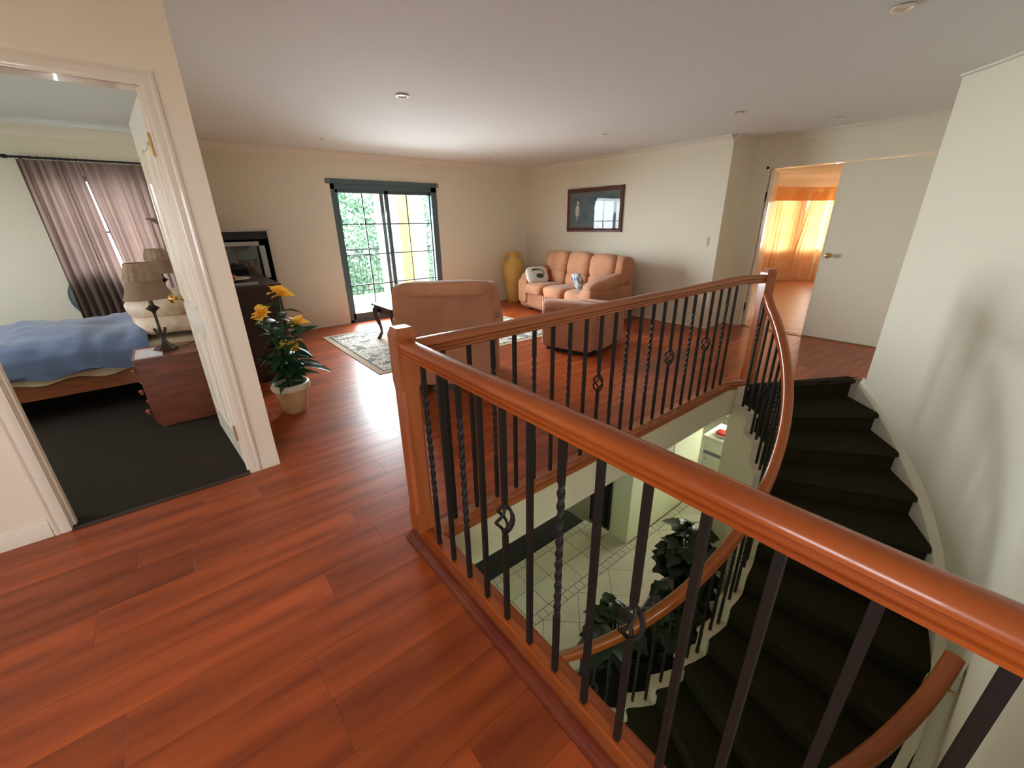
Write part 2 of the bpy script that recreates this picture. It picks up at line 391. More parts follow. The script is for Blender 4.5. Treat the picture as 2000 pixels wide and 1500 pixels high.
# baseboards with a stepped moulding
def skirt(name, path, s=.095, m=TRIM):
    prof = [(0, 0), (.014, 0), (.014, s * .66), (.011, s * .72), (.011, s * .84), (.006, s), (0, s)]
    struct(MB().sweep([(x, y, 0) for x, y in path], prof).build(name, m, smooth=True))
skirt('baseboard_left', [(-3.2, 2.77), (-.765, 2.77)])
skirt('baseboard_left_end', [(.165, 2.77), (.268, 2.77), (.268, 4.4)][:2])
skirt('baseboard_far', [(.268, 6.6), (2.04, 6.6)], s=.02)
skirt('baseboard_far_right', [(3.79, 6.6), (5.74, 6.6)], s=.02)
skirt('baseboard_right', [(5.74, 6.6), (5.74, 2.74)], s=.02)

# bedroom doorway: jambs, architrave
def architrave_leg(xa, outward, z0, z1):
    prof = [(0, 0), (.062, 0), (.062, .014), (.05, .018), (.04, .012), (.018, .017), (.006, .011), (0, .011)]
    b = MB(); v = []
    for z in (z0, z1):
        for u, d in prof: v.append((xa + outward * u, 2.77 - d, z if z == z0 else z + u * 1.0))
    n = len(prof); b.add(v, [(i, (i + 1) % n, n + (i + 1) % n, n + i) for i in range(n)] + [tuple(range(n)), tuple(range(n, 2 * n))[::-1]])
    return b
d1 = MB().box((-.72, 2.765, 0), (-.70, 2.885, 2.06)).box((.10, 2.765, 0), (.12, 2.885, 2.06)).box((-.70, 2.765, 2.04), (.10, 2.885, 2.06)).box((-.70, 2.80, 0), (-.688, 2.84, 2.04)).box((.088, 2.80, 0), (.10, 2.84, 2.04)).build('door_1', TRIM); struct(d1)
architrave_leg(.10, 1, 0, 2.04).build('architrave_leg', TRIM, d1, smooth=True)
architrave_leg(-.70, -1, 0, 2.04).build('architrave_leg', TRIM, d1, smooth=True)
prof = [(0, 0), (.062, 0), (.062, .014), (.05, .018), (.04, .012), (.018, .017), (.006, .011), (0, .011)]
v = [(-.70 - u, 2.77 - d, 2.04 + u) for u, d in prof] + [(.10 + u, 2.77 - d, 2.04 + u) for u, d in prof]; n = len(prof)
MB().add(v, [(i, (i + 1) % n, n + (i + 1) % n, n + i) for i in range(n)] + [tuple(range(n)), tuple(range(n, 2 * n))[::-1]]).build('architrave_head', TRIM, d1, smooth=True)
# leaf swung open against the bedroom side wall
LX = .088
b = MB().box((LX, 2.90, .012), (LX + .036, 3.68, 2.03))
leaf = b.build('door_leaf', TRIM, d1)
for z0, z1 in ((.2, .85), (1.0, 1.85)):
    for ya, yb in ((2.99, 3.26), (3.33, 3.60)):
        pb = MB()
        for (p, q) in (((ya, z0), (yb, z0 + .02)), ((ya, z1 - .02), (yb, z1)), ((ya, z0), (ya + .02, z1)), ((yb - .02, z0), (yb, z1))):
            pb.box((LX - .006, p[0], p[1]), (LX, q[0], q[1]))
        pb.build('panel_moulding', TRIM, leaf)
kb = MB(); cx, cy, cz = LX - .03, 3.61, 1.0
for pr_, x0_ in (([(.0, 0)], 0),): pass
kn = MB()
v = []; f = []
prof = [(.028, 0), (.028, .006), (.012, .010), (.010, .03), (.024, .042), (.030, .055), (.026, .07), (.012, .078)]
for r_, d_ in prof:
    for k in range(14): a = 2 * math.pi * k / 14; v.append((LX - d_, cy + r_ * math.cos(a), cz + r_ * math.sin(a)))
for i in range(len(prof) - 1):
    for k in range(14): f.append((i * 14 + k, i * 14 + (k + 1) % 14, (i + 1) * 14 + (k + 1) % 14, (i + 1) * 14 + k))
f.append(tuple(range(len(prof) * 14 - 14, len(prof) * 14)))
kn.add(v, f).build('door_knob', BRASS, leaf, smooth=True)
def swing(o, px, py, ang): o.matrix_world = Matrix.Translation((px, py, 0)) @ Matrix.Rotation(ang, 4, 'Z') @ Matrix.Translation((-px, -py, 0))
swing(leaf, .10, 2.90, R(4.2))
for z in (1.81, .27):
    h = MB().box((.0865, 2.80, z - .045), (.0885, 2.835, z + .045)); h.tube([(.084, 2.80, z - .05), (.084, 2.80, z + .05)], .006, 8)
    h.build('hinge', BRASS, d1)

# double door to the main bedroom
d2 = struct(MB().box((6.295, .87, 0), (6.425, .90, 2.07)).box((6.295, 2.50, 0), (6.425, 2.53, 2.07)).box((6.295, .87, 2.04), (6.425, 2.53, 2.07)).build('door_2', TRIM))
lf = MB().box((6.302, .905, .012), (6.338, 1.70, 2.035)).box((6.300, 1.695, .012), (6.345, 1.712, 2.035)).build('door_leaf', WALL, d2)
for z in (1.02,):
    kk = MB(); v = []; f = []
    for r_, d_ in prof:
        for k in range(14): a = 2 * math.pi * k / 14; v.append((6.302 - d_, 1.63 + r_ * math.cos(a), z + r_ * math.sin(a)))
    for i in range(len(prof) - 1):
        for k in range(14): f.append((i * 14 + k, i * 14 + (k + 1) % 14, (i + 1) * 14 + (k + 1) % 14, (i + 1) * 14 + k))
    f.append(tuple(range(len(prof) * 14 - 14, len(prof) * 14)))
    kk.add(v, f).build('door_knob', BRASS, lf, smooth=True)
l2 = MB().box((6.35, 2.452, .012), (7.14, 2.488, 2.035)).build('door_leaf', TRIM, d2); swing(l2, 6.35, 2.488, R(15.5))
for z in (1.72, .27): MB().box((6.33, 2.486, z - .05), (6.37, 2.50, z + .05)).tube([(6.335, 2.49, z - .055), (6.335, 2.49, z + .055)], .008, 8).build('hinge', DBRONZE, d2)

# main bedroom shell with a bay
wall_y('wall_main_bedroom_near', -1.35, -1.2, 6.3, 13.9, 0, 2.4, [], WARM)
BAY = [(10.6, 4.42), (12.15, 3.95), (12.95, 3.30), (13.25, 2.2), (13.25, .4)]
wall_y('wall_main_bedroom_side', 4.42, 4.55, 6.42, 10.6, 0, 2.4, [], WARM)
for i in range(4):
    p, q = Vector((*BAY[i], 0)), Vector((*BAY[i + 1], 0)); d = (q - p).normalized(); nrm = Vector((-d.y, d.x, 0)); nrm = nrm if nrm.dot(Vector((1, 1, 0))) > 0 else -nrm
    L_ = (q - p).length; b = MB()
    def seg(a0, a1, z0, z1):
        P = [p + d * a0, p + d * a1, p + d * a1 + nrm * .12, p + d * a0 + nrm * .12]; b.prism([(t.x, t.y) for t in P], z0, z1)
    g = .12
    seg(0, g, 0, 2.4); seg(L_ - g, L_, 0, 2.4); seg(g, L_ - g, 0, .75); seg(g, L_ - g, 2.0, 2.4)
    struct(b.build('wall_bay_%s' % ('left', 'corner', 'centre', 'right')[i], WARM))
wall_x('wall_main_bedroom_end', 13.25, 13.4, -1.35, .4, 0, 2.4, [], WARM)
cornice('trim_11', [(6.42, 4.42)] + BAY, m=TRIM, s=.1)

def curtain(name, m, path, z0, z1, folds, amp, parent=None, gather=.6, seed=0, bow=None):
    pts = [Vector((x, y, 0)) for x, y in path]; L = [0]
    for i in range(len(pts) - 1): L.append(L[-1] + (pts[i + 1] - pts[i]).length)
    N_ = folds * 8; M_ = 16; b = MB(); rnd = random.Random(seed)
    ph = [rnd.uniform(-.5, .5) for _ in range(folds + 2)]; am = [rnd.uniform(.55, 1.25) for _ in range(folds + 2)]
    for j in range(M_ + 1):
        tz = j / M_; z = z1 + (z0 - z1) * tz
        for i in range(N_ + 1):
            t = i / N_; s = t * L[-1]
            if bow: s = min(L[-1], max(0, s + bow(t, tz)))
            k = 0
            while k < len(L) - 2 and L[k + 1] < s: k += 1
            d = (pts[k + 1] - pts[k]).normalized(); P = pts[k] + d * (s - L[k]); nn = Vector((-d.y, d.x, 0))
            fi = t * folds; c = int(min(fi, folds - .001))
            A = amp * am[c] * (gather + (1 - gather) * tz)
            P = P + nn * (A * math.sin(2 * math.pi * fi + ph[c] * .3 * tz) + .006 * math.sin(9 * fi + 5 * tz)) + d * (.3 * A * math.sin(4 * math.pi * fi + 2 * tz))
            b.v.append((P.x, P.y, z))
    for j in range(M_):
        for i in range(N_): a = j * (N_ + 1) + i; b.f.append((a, a + 1, a + N_ + 2, a + N_ + 1))
    return b.build(name, m, parent, smooth='all')

bayc = thing('bay_curtains', 'orange floor length curtains with frilled pelmet in the bay window', 'curtain', (12.2, 3.7, 0))
off = [(x - .1 * 1, y - .12) for x, y in BAY]
curtain('curtain_drop', ORNG, [(10.8, 4.24), (11.6, 4.0), (12.0, 3.87)], .02, 2.0, 11, .04, bayc, seed=1)
curtain('curtain_drop', ORNG, [(11.96, 3.88), (12.45, 3.52)], .02, 2.0, 6, .035, bayc, seed=2, bow=lambda t, z: (1 - t) * (.20 * max(0, 1 - z * 1.6)))
curtain('curtain_drop', ORNG, [(12.49, 3.48), (12.86, 3.12), (13.12, 2.1), (13.12, .6)], .02, 2.0, 18, .04, bayc, seed=3)
curtain('pelmet', ORNG2, [(10.88, 4.16), (12.02, 3.78), (12.80, 3.14), (13.06, 2.1), (13.06, .6)], 1.83, 2.12, 46, .014, bayc, seed=4)
wb = MB()
for i in range(4):
    p, q = Vector((*BAY[i], 0)), Vector((*BAY[i + 1], 0)); d = (q - p).normalized()
    for t in (.12, (q - p).length / 2, (q - p).length - .12):
        c = p + d * t; wb.tube([(c.x, c.y, .75), (c.x, c.y, 2.0)], .02, 6)
struct(wb.build('window_1', TRIM))

# ---- sliding patio door
X0, X1 = 2.06, 3.76
wd = MB().box((X0, 6.60, 0), (X0 + .06, 6.72, 2.04)).box((X1 - .10, 6.60, 0), (X1, 6.72, 2.04)).box((X0, 6.60, 1.93), (X1, 6.72, 2.04)).box((X0, 6.60, 0), (X1, 6.72, .04)).build('door_3', ALU); struct(wd)
MB().box((X0 - .05, 6.585, 2.0), (X1 + .04, 6.60, 2.065)).build('pelmet_board', ALU, wd)
for (a, c, yy) in ((X0 + .045, 2.92, 6.62), (2.80, X1 - .06, 6.665)):
    sash = MB().box((a, yy, .04), (a + .055, yy + .035, 1.93)).box((c - .055, yy, .04), (c, yy + .035, 1.93)).box((a, yy, .04), (c, yy + .035, .135)).box((a, yy, 1.885), (c, yy + .035, 1.93)).build('sash', ALU, wd)
    MB().box((a + .05, yy + .014, .13), (c - .05, yy + .02, 1.89)).build('glass_pane', GLASS, sash)
    mb = MB(); mx = (a + c) / 2
    mb.box((mx - .008, yy + .008, .13), (mx + .008, yy + .026, 1.89))
    for z in (.565, 1.02, 1.458):
        mb.box((a + .05, yy + .008, z - .008), (c - .05, yy + .026, z + .008))
    mb.build('glazing_bar', MUNT, sash)
sl = MB()
for z in [1.32 + .022 * i for i in range(27)]: sl.box((2.47, 6.72, z), (2.80, 6.735, z + .0022)).box((3.22, 6.74, z), (3.40, 6.755, z + .0022))
stuff(sl.build('blind_slats', MUNT, wd))
for x in (X0 - .02, X1 + .0): MB().lathe([(.014, 0), (.014, .02), (.008, .025)], 10, (x, 6.57, 2.02)).build('blind_knob', TVSIL, wd)
MB().box((X1 + .005, 6.58, 0), (X1 + .03, 6.60, 1.98)).build('side_trim', TRIM, wd)

# ---- bedroom window
bw = struct(MB().box((-.86, 6.66, .35), (-.80, 6.72, 1.98)).box((.04, 6.66, .35), (.10, 6.72, 1.98)).box((-.60, 6.66, .35), (-.54, 6.72, 1.98)).box((-.86, 6.66, .35), (.10, 6.72, .41)).box((-.86, 6.66, 1.92), (.10, 6.72, 1.98)).box((-.86, 6.68, 1.40), (.10, 6.70, 1.42)).box((-.86, 6.68, .86), (.10, 6.70, .88)).build('window_2', ALU))
MB().box((-.86, 6.688, .35), (.10, 6.692, 1.98)).build('glass_pane', GLASS, bw)
struct(MB().box((-2.0, -2.3, .9), (-1.95, -2.25, 2.0)).box((-.65, -2.3, .9), (-.6, -2.25, 2.0)).box((-1.33, -2.3, .9), (-1.27, -2.25, 2.0)).box((-2.0, -2.3, .9), (-.6, -2.25, .95)).box((-2.0, -2.3, 1.95), (-.6, -2.25, 2.0)).build('window_3', ALU))
struct(MB().box((-3.3, -.3, .9), (-3.25, -.25, 1.9)).box((-3.3, .85, .9), (-3.25, .9, 1.9)).box((-3.3, .27, .9), (-3.25, .33, 1.9)).box((-3.3, -.3, .9), (-3.25, .9, .95)).box((-3.3, -.3, 1.85), (-3.25, .9, 1.9)).build('window_4', ALU))

struct(MB().box((-3.3, 3.7, .9), (-3.25, 3.75, 2.0)).box((-3.3, 5.25, .9), (-3.25, 5.3, 2.0)).box((-3.3, 4.47, .9), (-3.25, 4.53, 2.0)).box((-3.3, 3.7, .9), (-3.25, 5.3, .95)).box((-3.3, 3.7, 1.95), (-3.25, 5.3, 2.0)).build('added_bedroom_window', ALU))  # unseen frame of the window added to brighten the bedroom

# ================================================================= STAIRS
stair = thing('staircase', 'curved staircase covered in dark olive carpet beside the white curved wall', 'staircase', cp(1.9, -32, 0))
RI, RO = 1.36, 2.375
def ro(a): return RO if a < -52 else RO + (a + 52) / 20 * .095
top = MB()   # carpeted nosing of the landing
def wedge(aB, aF, zt, zb, name, thick_back=True):
    prof = [(aB, zb), (aB, zt), (aF + .9, zt), (aF + .35, zt - .004), (aF, zt - .018), (aF - .05, zt - .035), (aF + .5, zt - .055), (aF + .9, zt - .06), (aF + .9, zb)]
    v = [];
    rs = [0, .25, .5, .75, 1]
    for t in rs:
        for a, z in prof: r_ = RI + (ro(a) - RI) * t; v.append(cp(r_, a, z))
    n = len(prof); f = []
    for i in range(len(rs) - 1):
        for k in range(n): k2 = (k + 1) % n; f.append((i * n + k, i * n + k2, (i + 1) * n + k2, (i + 1) * n + k))
    f.append(tuple(range(n))[::-1]); f.append(tuple(range((len(rs) - 1) * n, len(rs) * n)))
    return MB().add(v, f).build(name, SCARP, stair, smooth=True)
wedge(A0 + 1.9, A0 - .2, .010, -.32, 'step')
for k in range(1, 15):
    wedge(A0 - DA * (k - 1) + 1.0, A0 - DA * k, -RIS * k, -RIS * k - .30 if k < 14 else ST, 'step')
# inner wall with stepped cream cap
iw = MB()
for k in range(0, 15):
    aB = A0 - DA * (k - 1) if k else A0 + 3; aF = A0 - DA * k; zt = -RIS * k
    m_ = 3
    for i in range(m_):
        a0 = aB + (aF - aB) * i / m_; a1 = aB + (aF - aB) * (i + 1) / m_
        iw.prism([cp(1.285, a0, 0)[:2], cp(1.285, a1, 0)[:2], cp(1.355, a1, 0)[:2], cp(1.355, a0, 0)[:2]], ST, zt - .02)
struct(iw.build('wall_stair_inner', STEPT))
for k in range(0, 15):
    aB = A0 - DA * (k - 1) + .0 if k else A0 + 2; aF = A0 - DA * k - .6; zt = -RIS * k
    c = MB().prism([cp(1.262, aB, 0)[:2], cp(1.262, (aB + aF) / 2, 0)[:2], cp(1.262, aF, 0)[:2], cp(1.365, aF, 0)[:2], cp(1.365, (aB + aF) / 2, 0)[:2], cp(1.365, aB, 0)[:2]], zt - .03, zt + .004)
    c.prism([cp(1.272, aF + 1.1, 0)[:2], cp(1.272, aF + .4, 0)[:2], cp(1.362, aF + .4, 0)[:2], cp(1.362, aF + 1.1, 0)[:2]], zt - RIS, zt - .03)
    c.build('stringer_cap', STEPT, stair)
# outer skirting following the stair
sk = MB(); aa = [-33 - i * 2.5 for i in range(50)]
for i in range(len(aa) - 1):
    a0, a1 = aa[i], aa[i + 1]; z0, z1 = nosez(a0) + .03, nosez(a1) + .03
    P = [cp(ro(a0) + .0, a0, 0), cp(ro(a1), a1, 0), cp(rw(a1) + .01, a1, 0), cp(rw(a0) + .01, a0, 0)]
    v = [(p[0], p[1], z - .5) for p, z in zip(P, (z0, z1, z1, z0))] + [(p[0], p[1], z) for p, z in zip(P, (z0 - .05, z1 - .05, z1 + .03, z0 + .03))]
    sk.add(v, [(3, 2, 1, 0), (4, 5, 6, 7), (0, 1, 5, 4), (1, 2, 6, 5), (2, 3, 7, 6), (3, 0, 4, 7)])
sk.build('outer_skirting', WALL, stair)

# ================================================================= BALUSTRADES
RP = [(-.020, 0), (.020, 0), (.024, .006), (.035, .009), (.035, .018), (.029, .021), (.029, .026), (.0335, .028), (.0335, .033), (.029, .036), (.035, .042), (.035, .052), (.027, .064), (.012, .071), (-.012, .071), (-.027, .064), (-.035, .052), (-.035, .042), (-.029, .036), (-.0335, .033), (-.0335, .028), (-.029, .026), (-.029, .021), (-.035, .018), (-.035, .009), (-.024, .006)]
BP = [(-.085, -.0), (.055, 0), (.055, .022), (.02, .022), (.016, .032), (-.016, .032), (-.02, .026), (-.055, .026), (-.06, .02)]
def bal_mesh(h, kind):
    b = MB(); s = .0085
    nseg = 60 if kind != 'plain' else 1
    def sec(z, ang, sc=1.0): return [(s * sc * math.sqrt(2) * math.cos(ang + math.pi / 4 + k * math.pi / 2), s * sc * math.sqrt(2) * math.sin(ang + math.pi / 4 + k * math.pi / 2), z) for k in range(4)]
    if kind == 'plain': rings = [sec(0, 0), sec(h, 0)]
    elif kind == 'twist':
        rings = [sec(0, 0)]
        za, zb = h * .28, h * .84; n_ = 48
        for i in range(n_ + 1): t = i / n_; rings.append(sec(za + (zb - za) * t, t * math.pi * 6, 1.0))
        rings.append(sec(h, math.pi * 6))
    else:
        zc = h * .52
        rings = [sec(0, 0), sec(zc - .075, 0), sec(zc - .058, 0, .7)]
    def skin(rings):
        o = len(b.v)
        for r_ in rings: b.v += r_
        for i in range(len(rings) - 1):
            for k in range(4): k2 = (k + 1) % 4; b.f.append((o + i * 4 + k, o + i * 4 + k2, o + (i + 1) * 4 + k2, o + (i + 1) * 4 + k))
        b.f.append(tuple(o + k for k in range(4))[::-1]); b.f.append(tuple(o + (len(rings) - 1) * 4 + k for k in range(4)))
    skin(rings)
    if kind == 'basket':
        skin([sec(zc + .058, 0, .7), sec(zc + .075, 0), sec(h, 0)])
        for q in range(4):
            pts = []
            for i in range(11):
                t = i / 10; a = q * math.pi / 2 + t * math.pi * .9; r_ = .004 + .029 * math.sin(math.pi * t); pts.append((r_ * math.cos(a), r_ * math.sin(a), zc - .06 + .12 * t))
            b.tube(pts, .0058, 6)
    me = bpy.data.meshes.new('baluster_%s' % kind); me.from_pydata(b.v, [], b.f); me.materials.append(IRON)
    bm = bmesh.new(); bm.from_mesh(me); bmesh.ops.recalc_face_normals(bm, faces=bm.faces); bm.to_mesh(me); bm.free()
    return me
HB = .905
BM = {k: bal_mesh(HB, k) for k in ('plain', 'twist', 'basket')}
BN = {'plain': 'baluster', 'twist': 'twisted_baluster', 'basket': 'basket_baluster'}
def baluster(kind, x, y, z, parent, sc=1, rot=0):
    o = bpy.data.objects.new(BN[kind], BM[kind]); COL.objects.link(o); attach(o, parent); o.location = (x, y, z); o.scale = (1, 1, sc); o.rotation_euler[2] = rot
    return o
def newel(cx, cy, parent, rot=0, h=1.05, z0=0):
    s = .044; b = MB()
    def ring(z, s_, ch): # square with chamfered corners
        p = [(s_, -s_ + ch), (s_, s_ - ch), (s_ - ch, s_), (-s_ + ch, s_), (-s_, s_ - ch), (-s_, -s_ + ch), (-s_ + ch, -s_), (s_ - ch, -s_)]
        c, sn = math.cos(rot), math.sin(rot); return [(cx + x * c - y * sn, cy + x * sn + y * c, z) for x, y in p]
    e = .0012
    rings = [ring(z0 - .01, s, e), ring(z0 + .14, s, e), ring(z0 + .165, s, .013), ring(z0 + .78, s, .013), ring(z0 + .805, s, e), ring(h - .05, s, e), ring(h - .03, s, e), ring(h - .004, s * .78, e), ring(h, s * .74, e)]
    o = 0
    for r_ in rings: b.v += r_
    for i in range(len(rings) - 1):
        for k in range(8): k2 = (k + 1) % 8; b.f.append((i * 8 + k, i * 8 + k2, (i + 1) * 8 + k2, (i + 1) * 8 + k))
    b.f.append(tuple(range(8))[::-1]); b.f.append(tuple(range(len(rings) * 8 - 8, len(rings) * 8)))
    nw = b.build('newel_post', RAILW, parent)
    g = MB()   # routed grooves on the faces
    return nw

nr = thing('near_balustrade', 'orange timber balustrade with black iron balusters crossing the foreground', 'balustrade', (.69, .6, 0))
zr = .932
MB().sweep([(.69, 1.54, zr), (.69, ye + .0, zr)], RP).build('handrail', RAILX if False else mat('orange_rail_along_y', lin(168, 84, 32), .25, col2=lin(150, 70, 26), scale=4, detail=3, stretch=(5, .6, 5), coat=.25), nr, smooth=True)
MB().sweep([(.69, 1.60, .0), (.69, ye, .0)], [(-.062, 0), (.05, 0), (.05, .024), (.018, .026), (.014, .034), (-.014, .034), (-.018, .026), (-.05, .024)][::-1]).build('base_rail', MATS['orange_rail_along_y'], nr, smooth=False)
MB().sweep([(.69, 1.60, .0), (.69, ye, .0)], [(.050, 0), (.09, 0), (.09, .006), (.08, .010), (.076, .016), (.064, .020), (.062, .026), (.050, .028)]).build('base_moulding', REDW, nr, smooth=False)
MB().box((.737, ye, -.06), (.752, 1.48, .012)).build('edge_trim', MATS['orange_rail_along_y'], nr)
newel(.69, 1.585, nr)
seq = ['twist', 'plain', 'twist', 'plain', 'basket', 'plain', 'twist', 'plain', 'basket', 'plain', 'plain', 'plain', 'plain', 'plain']
for i, k in enumerate(seq):
    yb = 1.42 - .1282 * i
    if yb > ye + .03: baluster(k, .69, yb, .03, nr)

fr = thing('far_balustrade', 'orange timber balustrade with black iron balusters along the far side of the void', 'balustrade', (2.3, 1.53, 0))
ORX = mat('orange_rail_along_x', lin(164, 92, 46), .28, col2=lin(148, 78, 38), scale=4, detail=3, stretch=(.6, 5, 5), coat=.2)
MB().sweep([(.70, 1.53, zr), (3.74, 1.53, zr), (3.97, 1.43, zr)], RP).build('handrail', ORX, fr, smooth=True)
MB().sweep([(.72, 1.53, 0), (3.76, 1.53, 0), (3.98, 1.43, 0)], [(-.055, 0), (.048, 0), (.048, .022), (.016, .024), (.013, .034), (-.013, .034), (-.016, .024), (-.05, .022)]).build('base_rail', ORX, fr)
MB().prism([(.752, 1.468), (3.72, 1.468), (3.90, 1.40), (3.90, 1.414), (3.725, 1.484), (.752, 1.484)], -.018, .012).build('edge_trim', ORX, fr)
newel(3.97, 1.42, fr, rot=R(-31))
tw = {2, 4, 6, 10, 12, 16, 20, 22}
for i in range(22):
    x = .846 + .1345 * i
    kind = 'basket' if i in (8, 14, 18) else 'twist' if i in tw else 'plain'
    yy = 1.53 if x < 3.74 else 1.53 - (x - 3.74) * .43
    baluster(kind, x, yy, .03, fr)

sr = thing('stair_balustrade', 'curved orange timber handrail with black iron balusters going down the stairs', 'balustrade', cp(1.33, -60, -.8))
ORC = mat('orange_rail_curved', lin(168, 86, 34), .22, col2=lin(156, 76, 28), scale=2, detail=2, coat=.35)
pth = [cp(1.38, -31, .80)] + [cp(1.345, a, nosez(a) + .80) for a in range(-36, -162, -3)]
MB().sweep(pth, RP).build('handrail', ORC, sr, smooth=True)
i = 0
for k in range(1, 15):
    for t in (.22, .72):
        a = A0 - DA * (k - 1 + t); zb = -RIS * k; zt = nosez(a) + .80
        kind = ('twist', 'plain', 'plain', 'basket', 'plain', 'twist', 'plain')[i % 7]; i += 1
        c = cp(1.32, a, zb); baluster(kind, c[0], c[1], zb, sr, sc=(zt + .004 - zb) / HB, rot=R(a))
newel(*cp(1.33, -159, 0)[:2], sr, h=-1.6, z0=ST, rot=R(-20))

wr = thing('wall_handrail', 'short curved orange handrail on the stair wall at the bottom right', 'handrail', cp(2.37, -100, -.6))
pth = [cp(2.385, a, nosez(a) + .80 - .0) for a in range(-97, -140, -3)]
MB().sweep(pth, [(u * 1.0, v) for u, v in RP]).build('handrail', ORC, wr, smooth=True)
for a in (-112, -120, -128, -136): z = nosez(a); MB().tube([cp(2.385, a, z - .3), cp(2.385, a, z + .80)], .008, 6).build('baluster', IRON, wr)
MB().tube([cp(2.44, -99, nosez(-99) + .74), cp(2.385, -99, nosez(-99) + .74), cp(2.385, -99, nosez(-99) + .80)], .009, 8).build('bracket', BRASS, wr)

# ================================================================= LOWER FLOOR
struct(MB().box((-1.5, -1.5, ST - .1), (9.2, 7.0, ST - .006)).build('floor_lower', GROUT))
flo = bpy.data.objects['floor_lower']
def clip(poly, a, b_, c_):   # keep a*x+b*y<=c
    out = []
    for i in range(len(poly)):
        p, q = poly[i], poly[(i + 1) % len(poly)]; dp = a * p[0] + b_ * p[1] - c_; dq = a * q[0] + b_ * q[1] - c_
        if dp <= 0: out.append(p)
        if dp * dq < 0: t = dp / (dp - dq); out.append((p[0] + (q[0] - p[0]) * t, p[1] + (q[1] - p[1]) * t))
    return out
nt_ = 0
def tile(poly):
    global nt_
    cx = sum(p[0] for p in poly) / len(poly); cy = sum(p[1] for p in poly) / len(poly)
    L_ = max(math.hypot(p[0] - cx, p[1] - cy) for p in poly); k = 1 - .004 / L_
    pts = [((p[0] - cx) * k, (p[1] - cy) * k) for p in poly]
    o = MB().prism(pts, -.008, .0).build('floor_tile', TILE, flo); o.location = (cx, cy, ST); nt_ += 1
YB = 2.397; V0 = 4.592; hd = .2828
for i in range(-14, 8):
    for j in range(0, 7):
        cx = V0 + i * hd; cy = YB - j * hd
        if (i + j) % 2 == 0: continue
        pts = [(cx - hd, cy), (cx, cy - hd), (cx + hd, cy), (cx, cy + hd)]
        pts = clip(pts, 0, 1, YB)
        if len(pts) < 3 or cx < 1.3 or cx > 6.3 or cy < 1.0: continue
        tile(pts)
for i in range(48): x = 1.3 + i * .102; tile([(x, YB + .004), (x + .1, YB + .004), (x + .1, YB + .104), (x, YB + .104)])
for i in range(9):
    for (ya, yb) in ((YB + .108, YB + .408), (YB + .41, YB + .71)): x = 1.3 + i * .302; tile([(x, ya), (x + .3, ya), (x + .3, yb), (x, yb)])
for i in range(26): x = 1.3 + i * .102; tile([(x, YB + .712), (x + .1, YB + .712), (x + .1, YB + .812), (x, YB + .812)])
struct(MB().box((4.0, 2.515, ST), (5.75, 2.62, -.29)).build('wall_lower_partition', GREENW))
struct(MB().box((4.0, 2.62, ST), (4.1, 2.82, -.29)).build('wall_lower_return', GREENW))
struct(MB().box((-1.5, 5.2, ST), (9.2, 5.3, -.29)).build('wall_lower_far', GREENW))
struct(MB().box((-1.5, -1.5, ST), (-1.4, 7.0, -.29)).build('wall_lower_left', GREENW))
wall_x('wall_lower_kitchen', 9.0, 9.1, -1.5, 5.3, ST, -.29, [(.8, 2.6, -1.9, -.6)], GREENW)
struct(MB().box((4.86, .61, ST), (9.2, .72, -.29)).build('wall_lower_side', GREENW))
struct(MB().box((6.42, .6, -.31), (9.2, 5.3, -.29)).build('ceiling_kitchen', CEIL))
pic = thing('wall_picture', 'small white picture with black frame on the downstairs wall', 'picture', (4.72, 2.505, -1.5))
MB().box((4.45, 2.495, -1.78), (4.92, 2.515, -1.2)).build('frame', DARKC, pic)
MB().box((4.48, 2.490, -1.75), (4.89, 2.496, -1.23)).build('artwork', CHINA, pic)
tag(MB().box((1.3, 3.22, ST), (3.89, 4.1, ST + .012)).build('floor_mat', BLACKR), 'long black mat on the downstairs tiles under the landing', 'mat')
dc = curtain('dark_curtain', DARKC, [(3.99, 2.80), (3.93, 3.12)], ST + .06, -.31, 5, .03, seed=8)
tag(dc, 'narrow black curtain hanging behind the downstairs partition wall', 'curtain')
kc = thing('kitchen_cabinet', 'white cupboard seen downstairs past the partition wall', 'cabinet', (6.6, 2.5, ST))
MB().box((6.35, 1.6, ST), (6.9, 2.72, -1.93)).build('body', WHITEC, kc)
MB().box((6.33, 2.28, ST + .1), (6.35, 2.71, -2.26)).build('door', WHITEC, kc); MB().box((6.335, 1.62, -2.24), (6.35, 2.71, -2.19)).build('handle_band', GREYB, kc)
MB().box((6.33, 1.62, -2.18), (6.35, 2.71, -1.97)).build('drawer', WHITEC, kc); MB().box((6.30, 1.58, -1.93), (6.93, 2.74, -1.90)).build('top', WHITEC, kc)
MB().lathe([(.012, 0), (.02, .012), (.012, .02)], 10, (6.31, 2.65, -2.33)).build('knob', TVSIL, kc)
rb = thing('red_dish', 'small dish of red things on the white downstairs cupboard', 'dish', (6.5, 2.5, -1.9))
MB().lathe([(.06, 0), (.13, .02), (.15, .045), (.14, .05), (.05, .02)], 18, (6.5, 2.5, -1.9)).build('dish', CHINA, rb, smooth=True)
MB().puff((6.5, 2.5, -1.86), (.11, .11, .045), .8, nz=.5).build('contents', RED, rb, smooth='all')

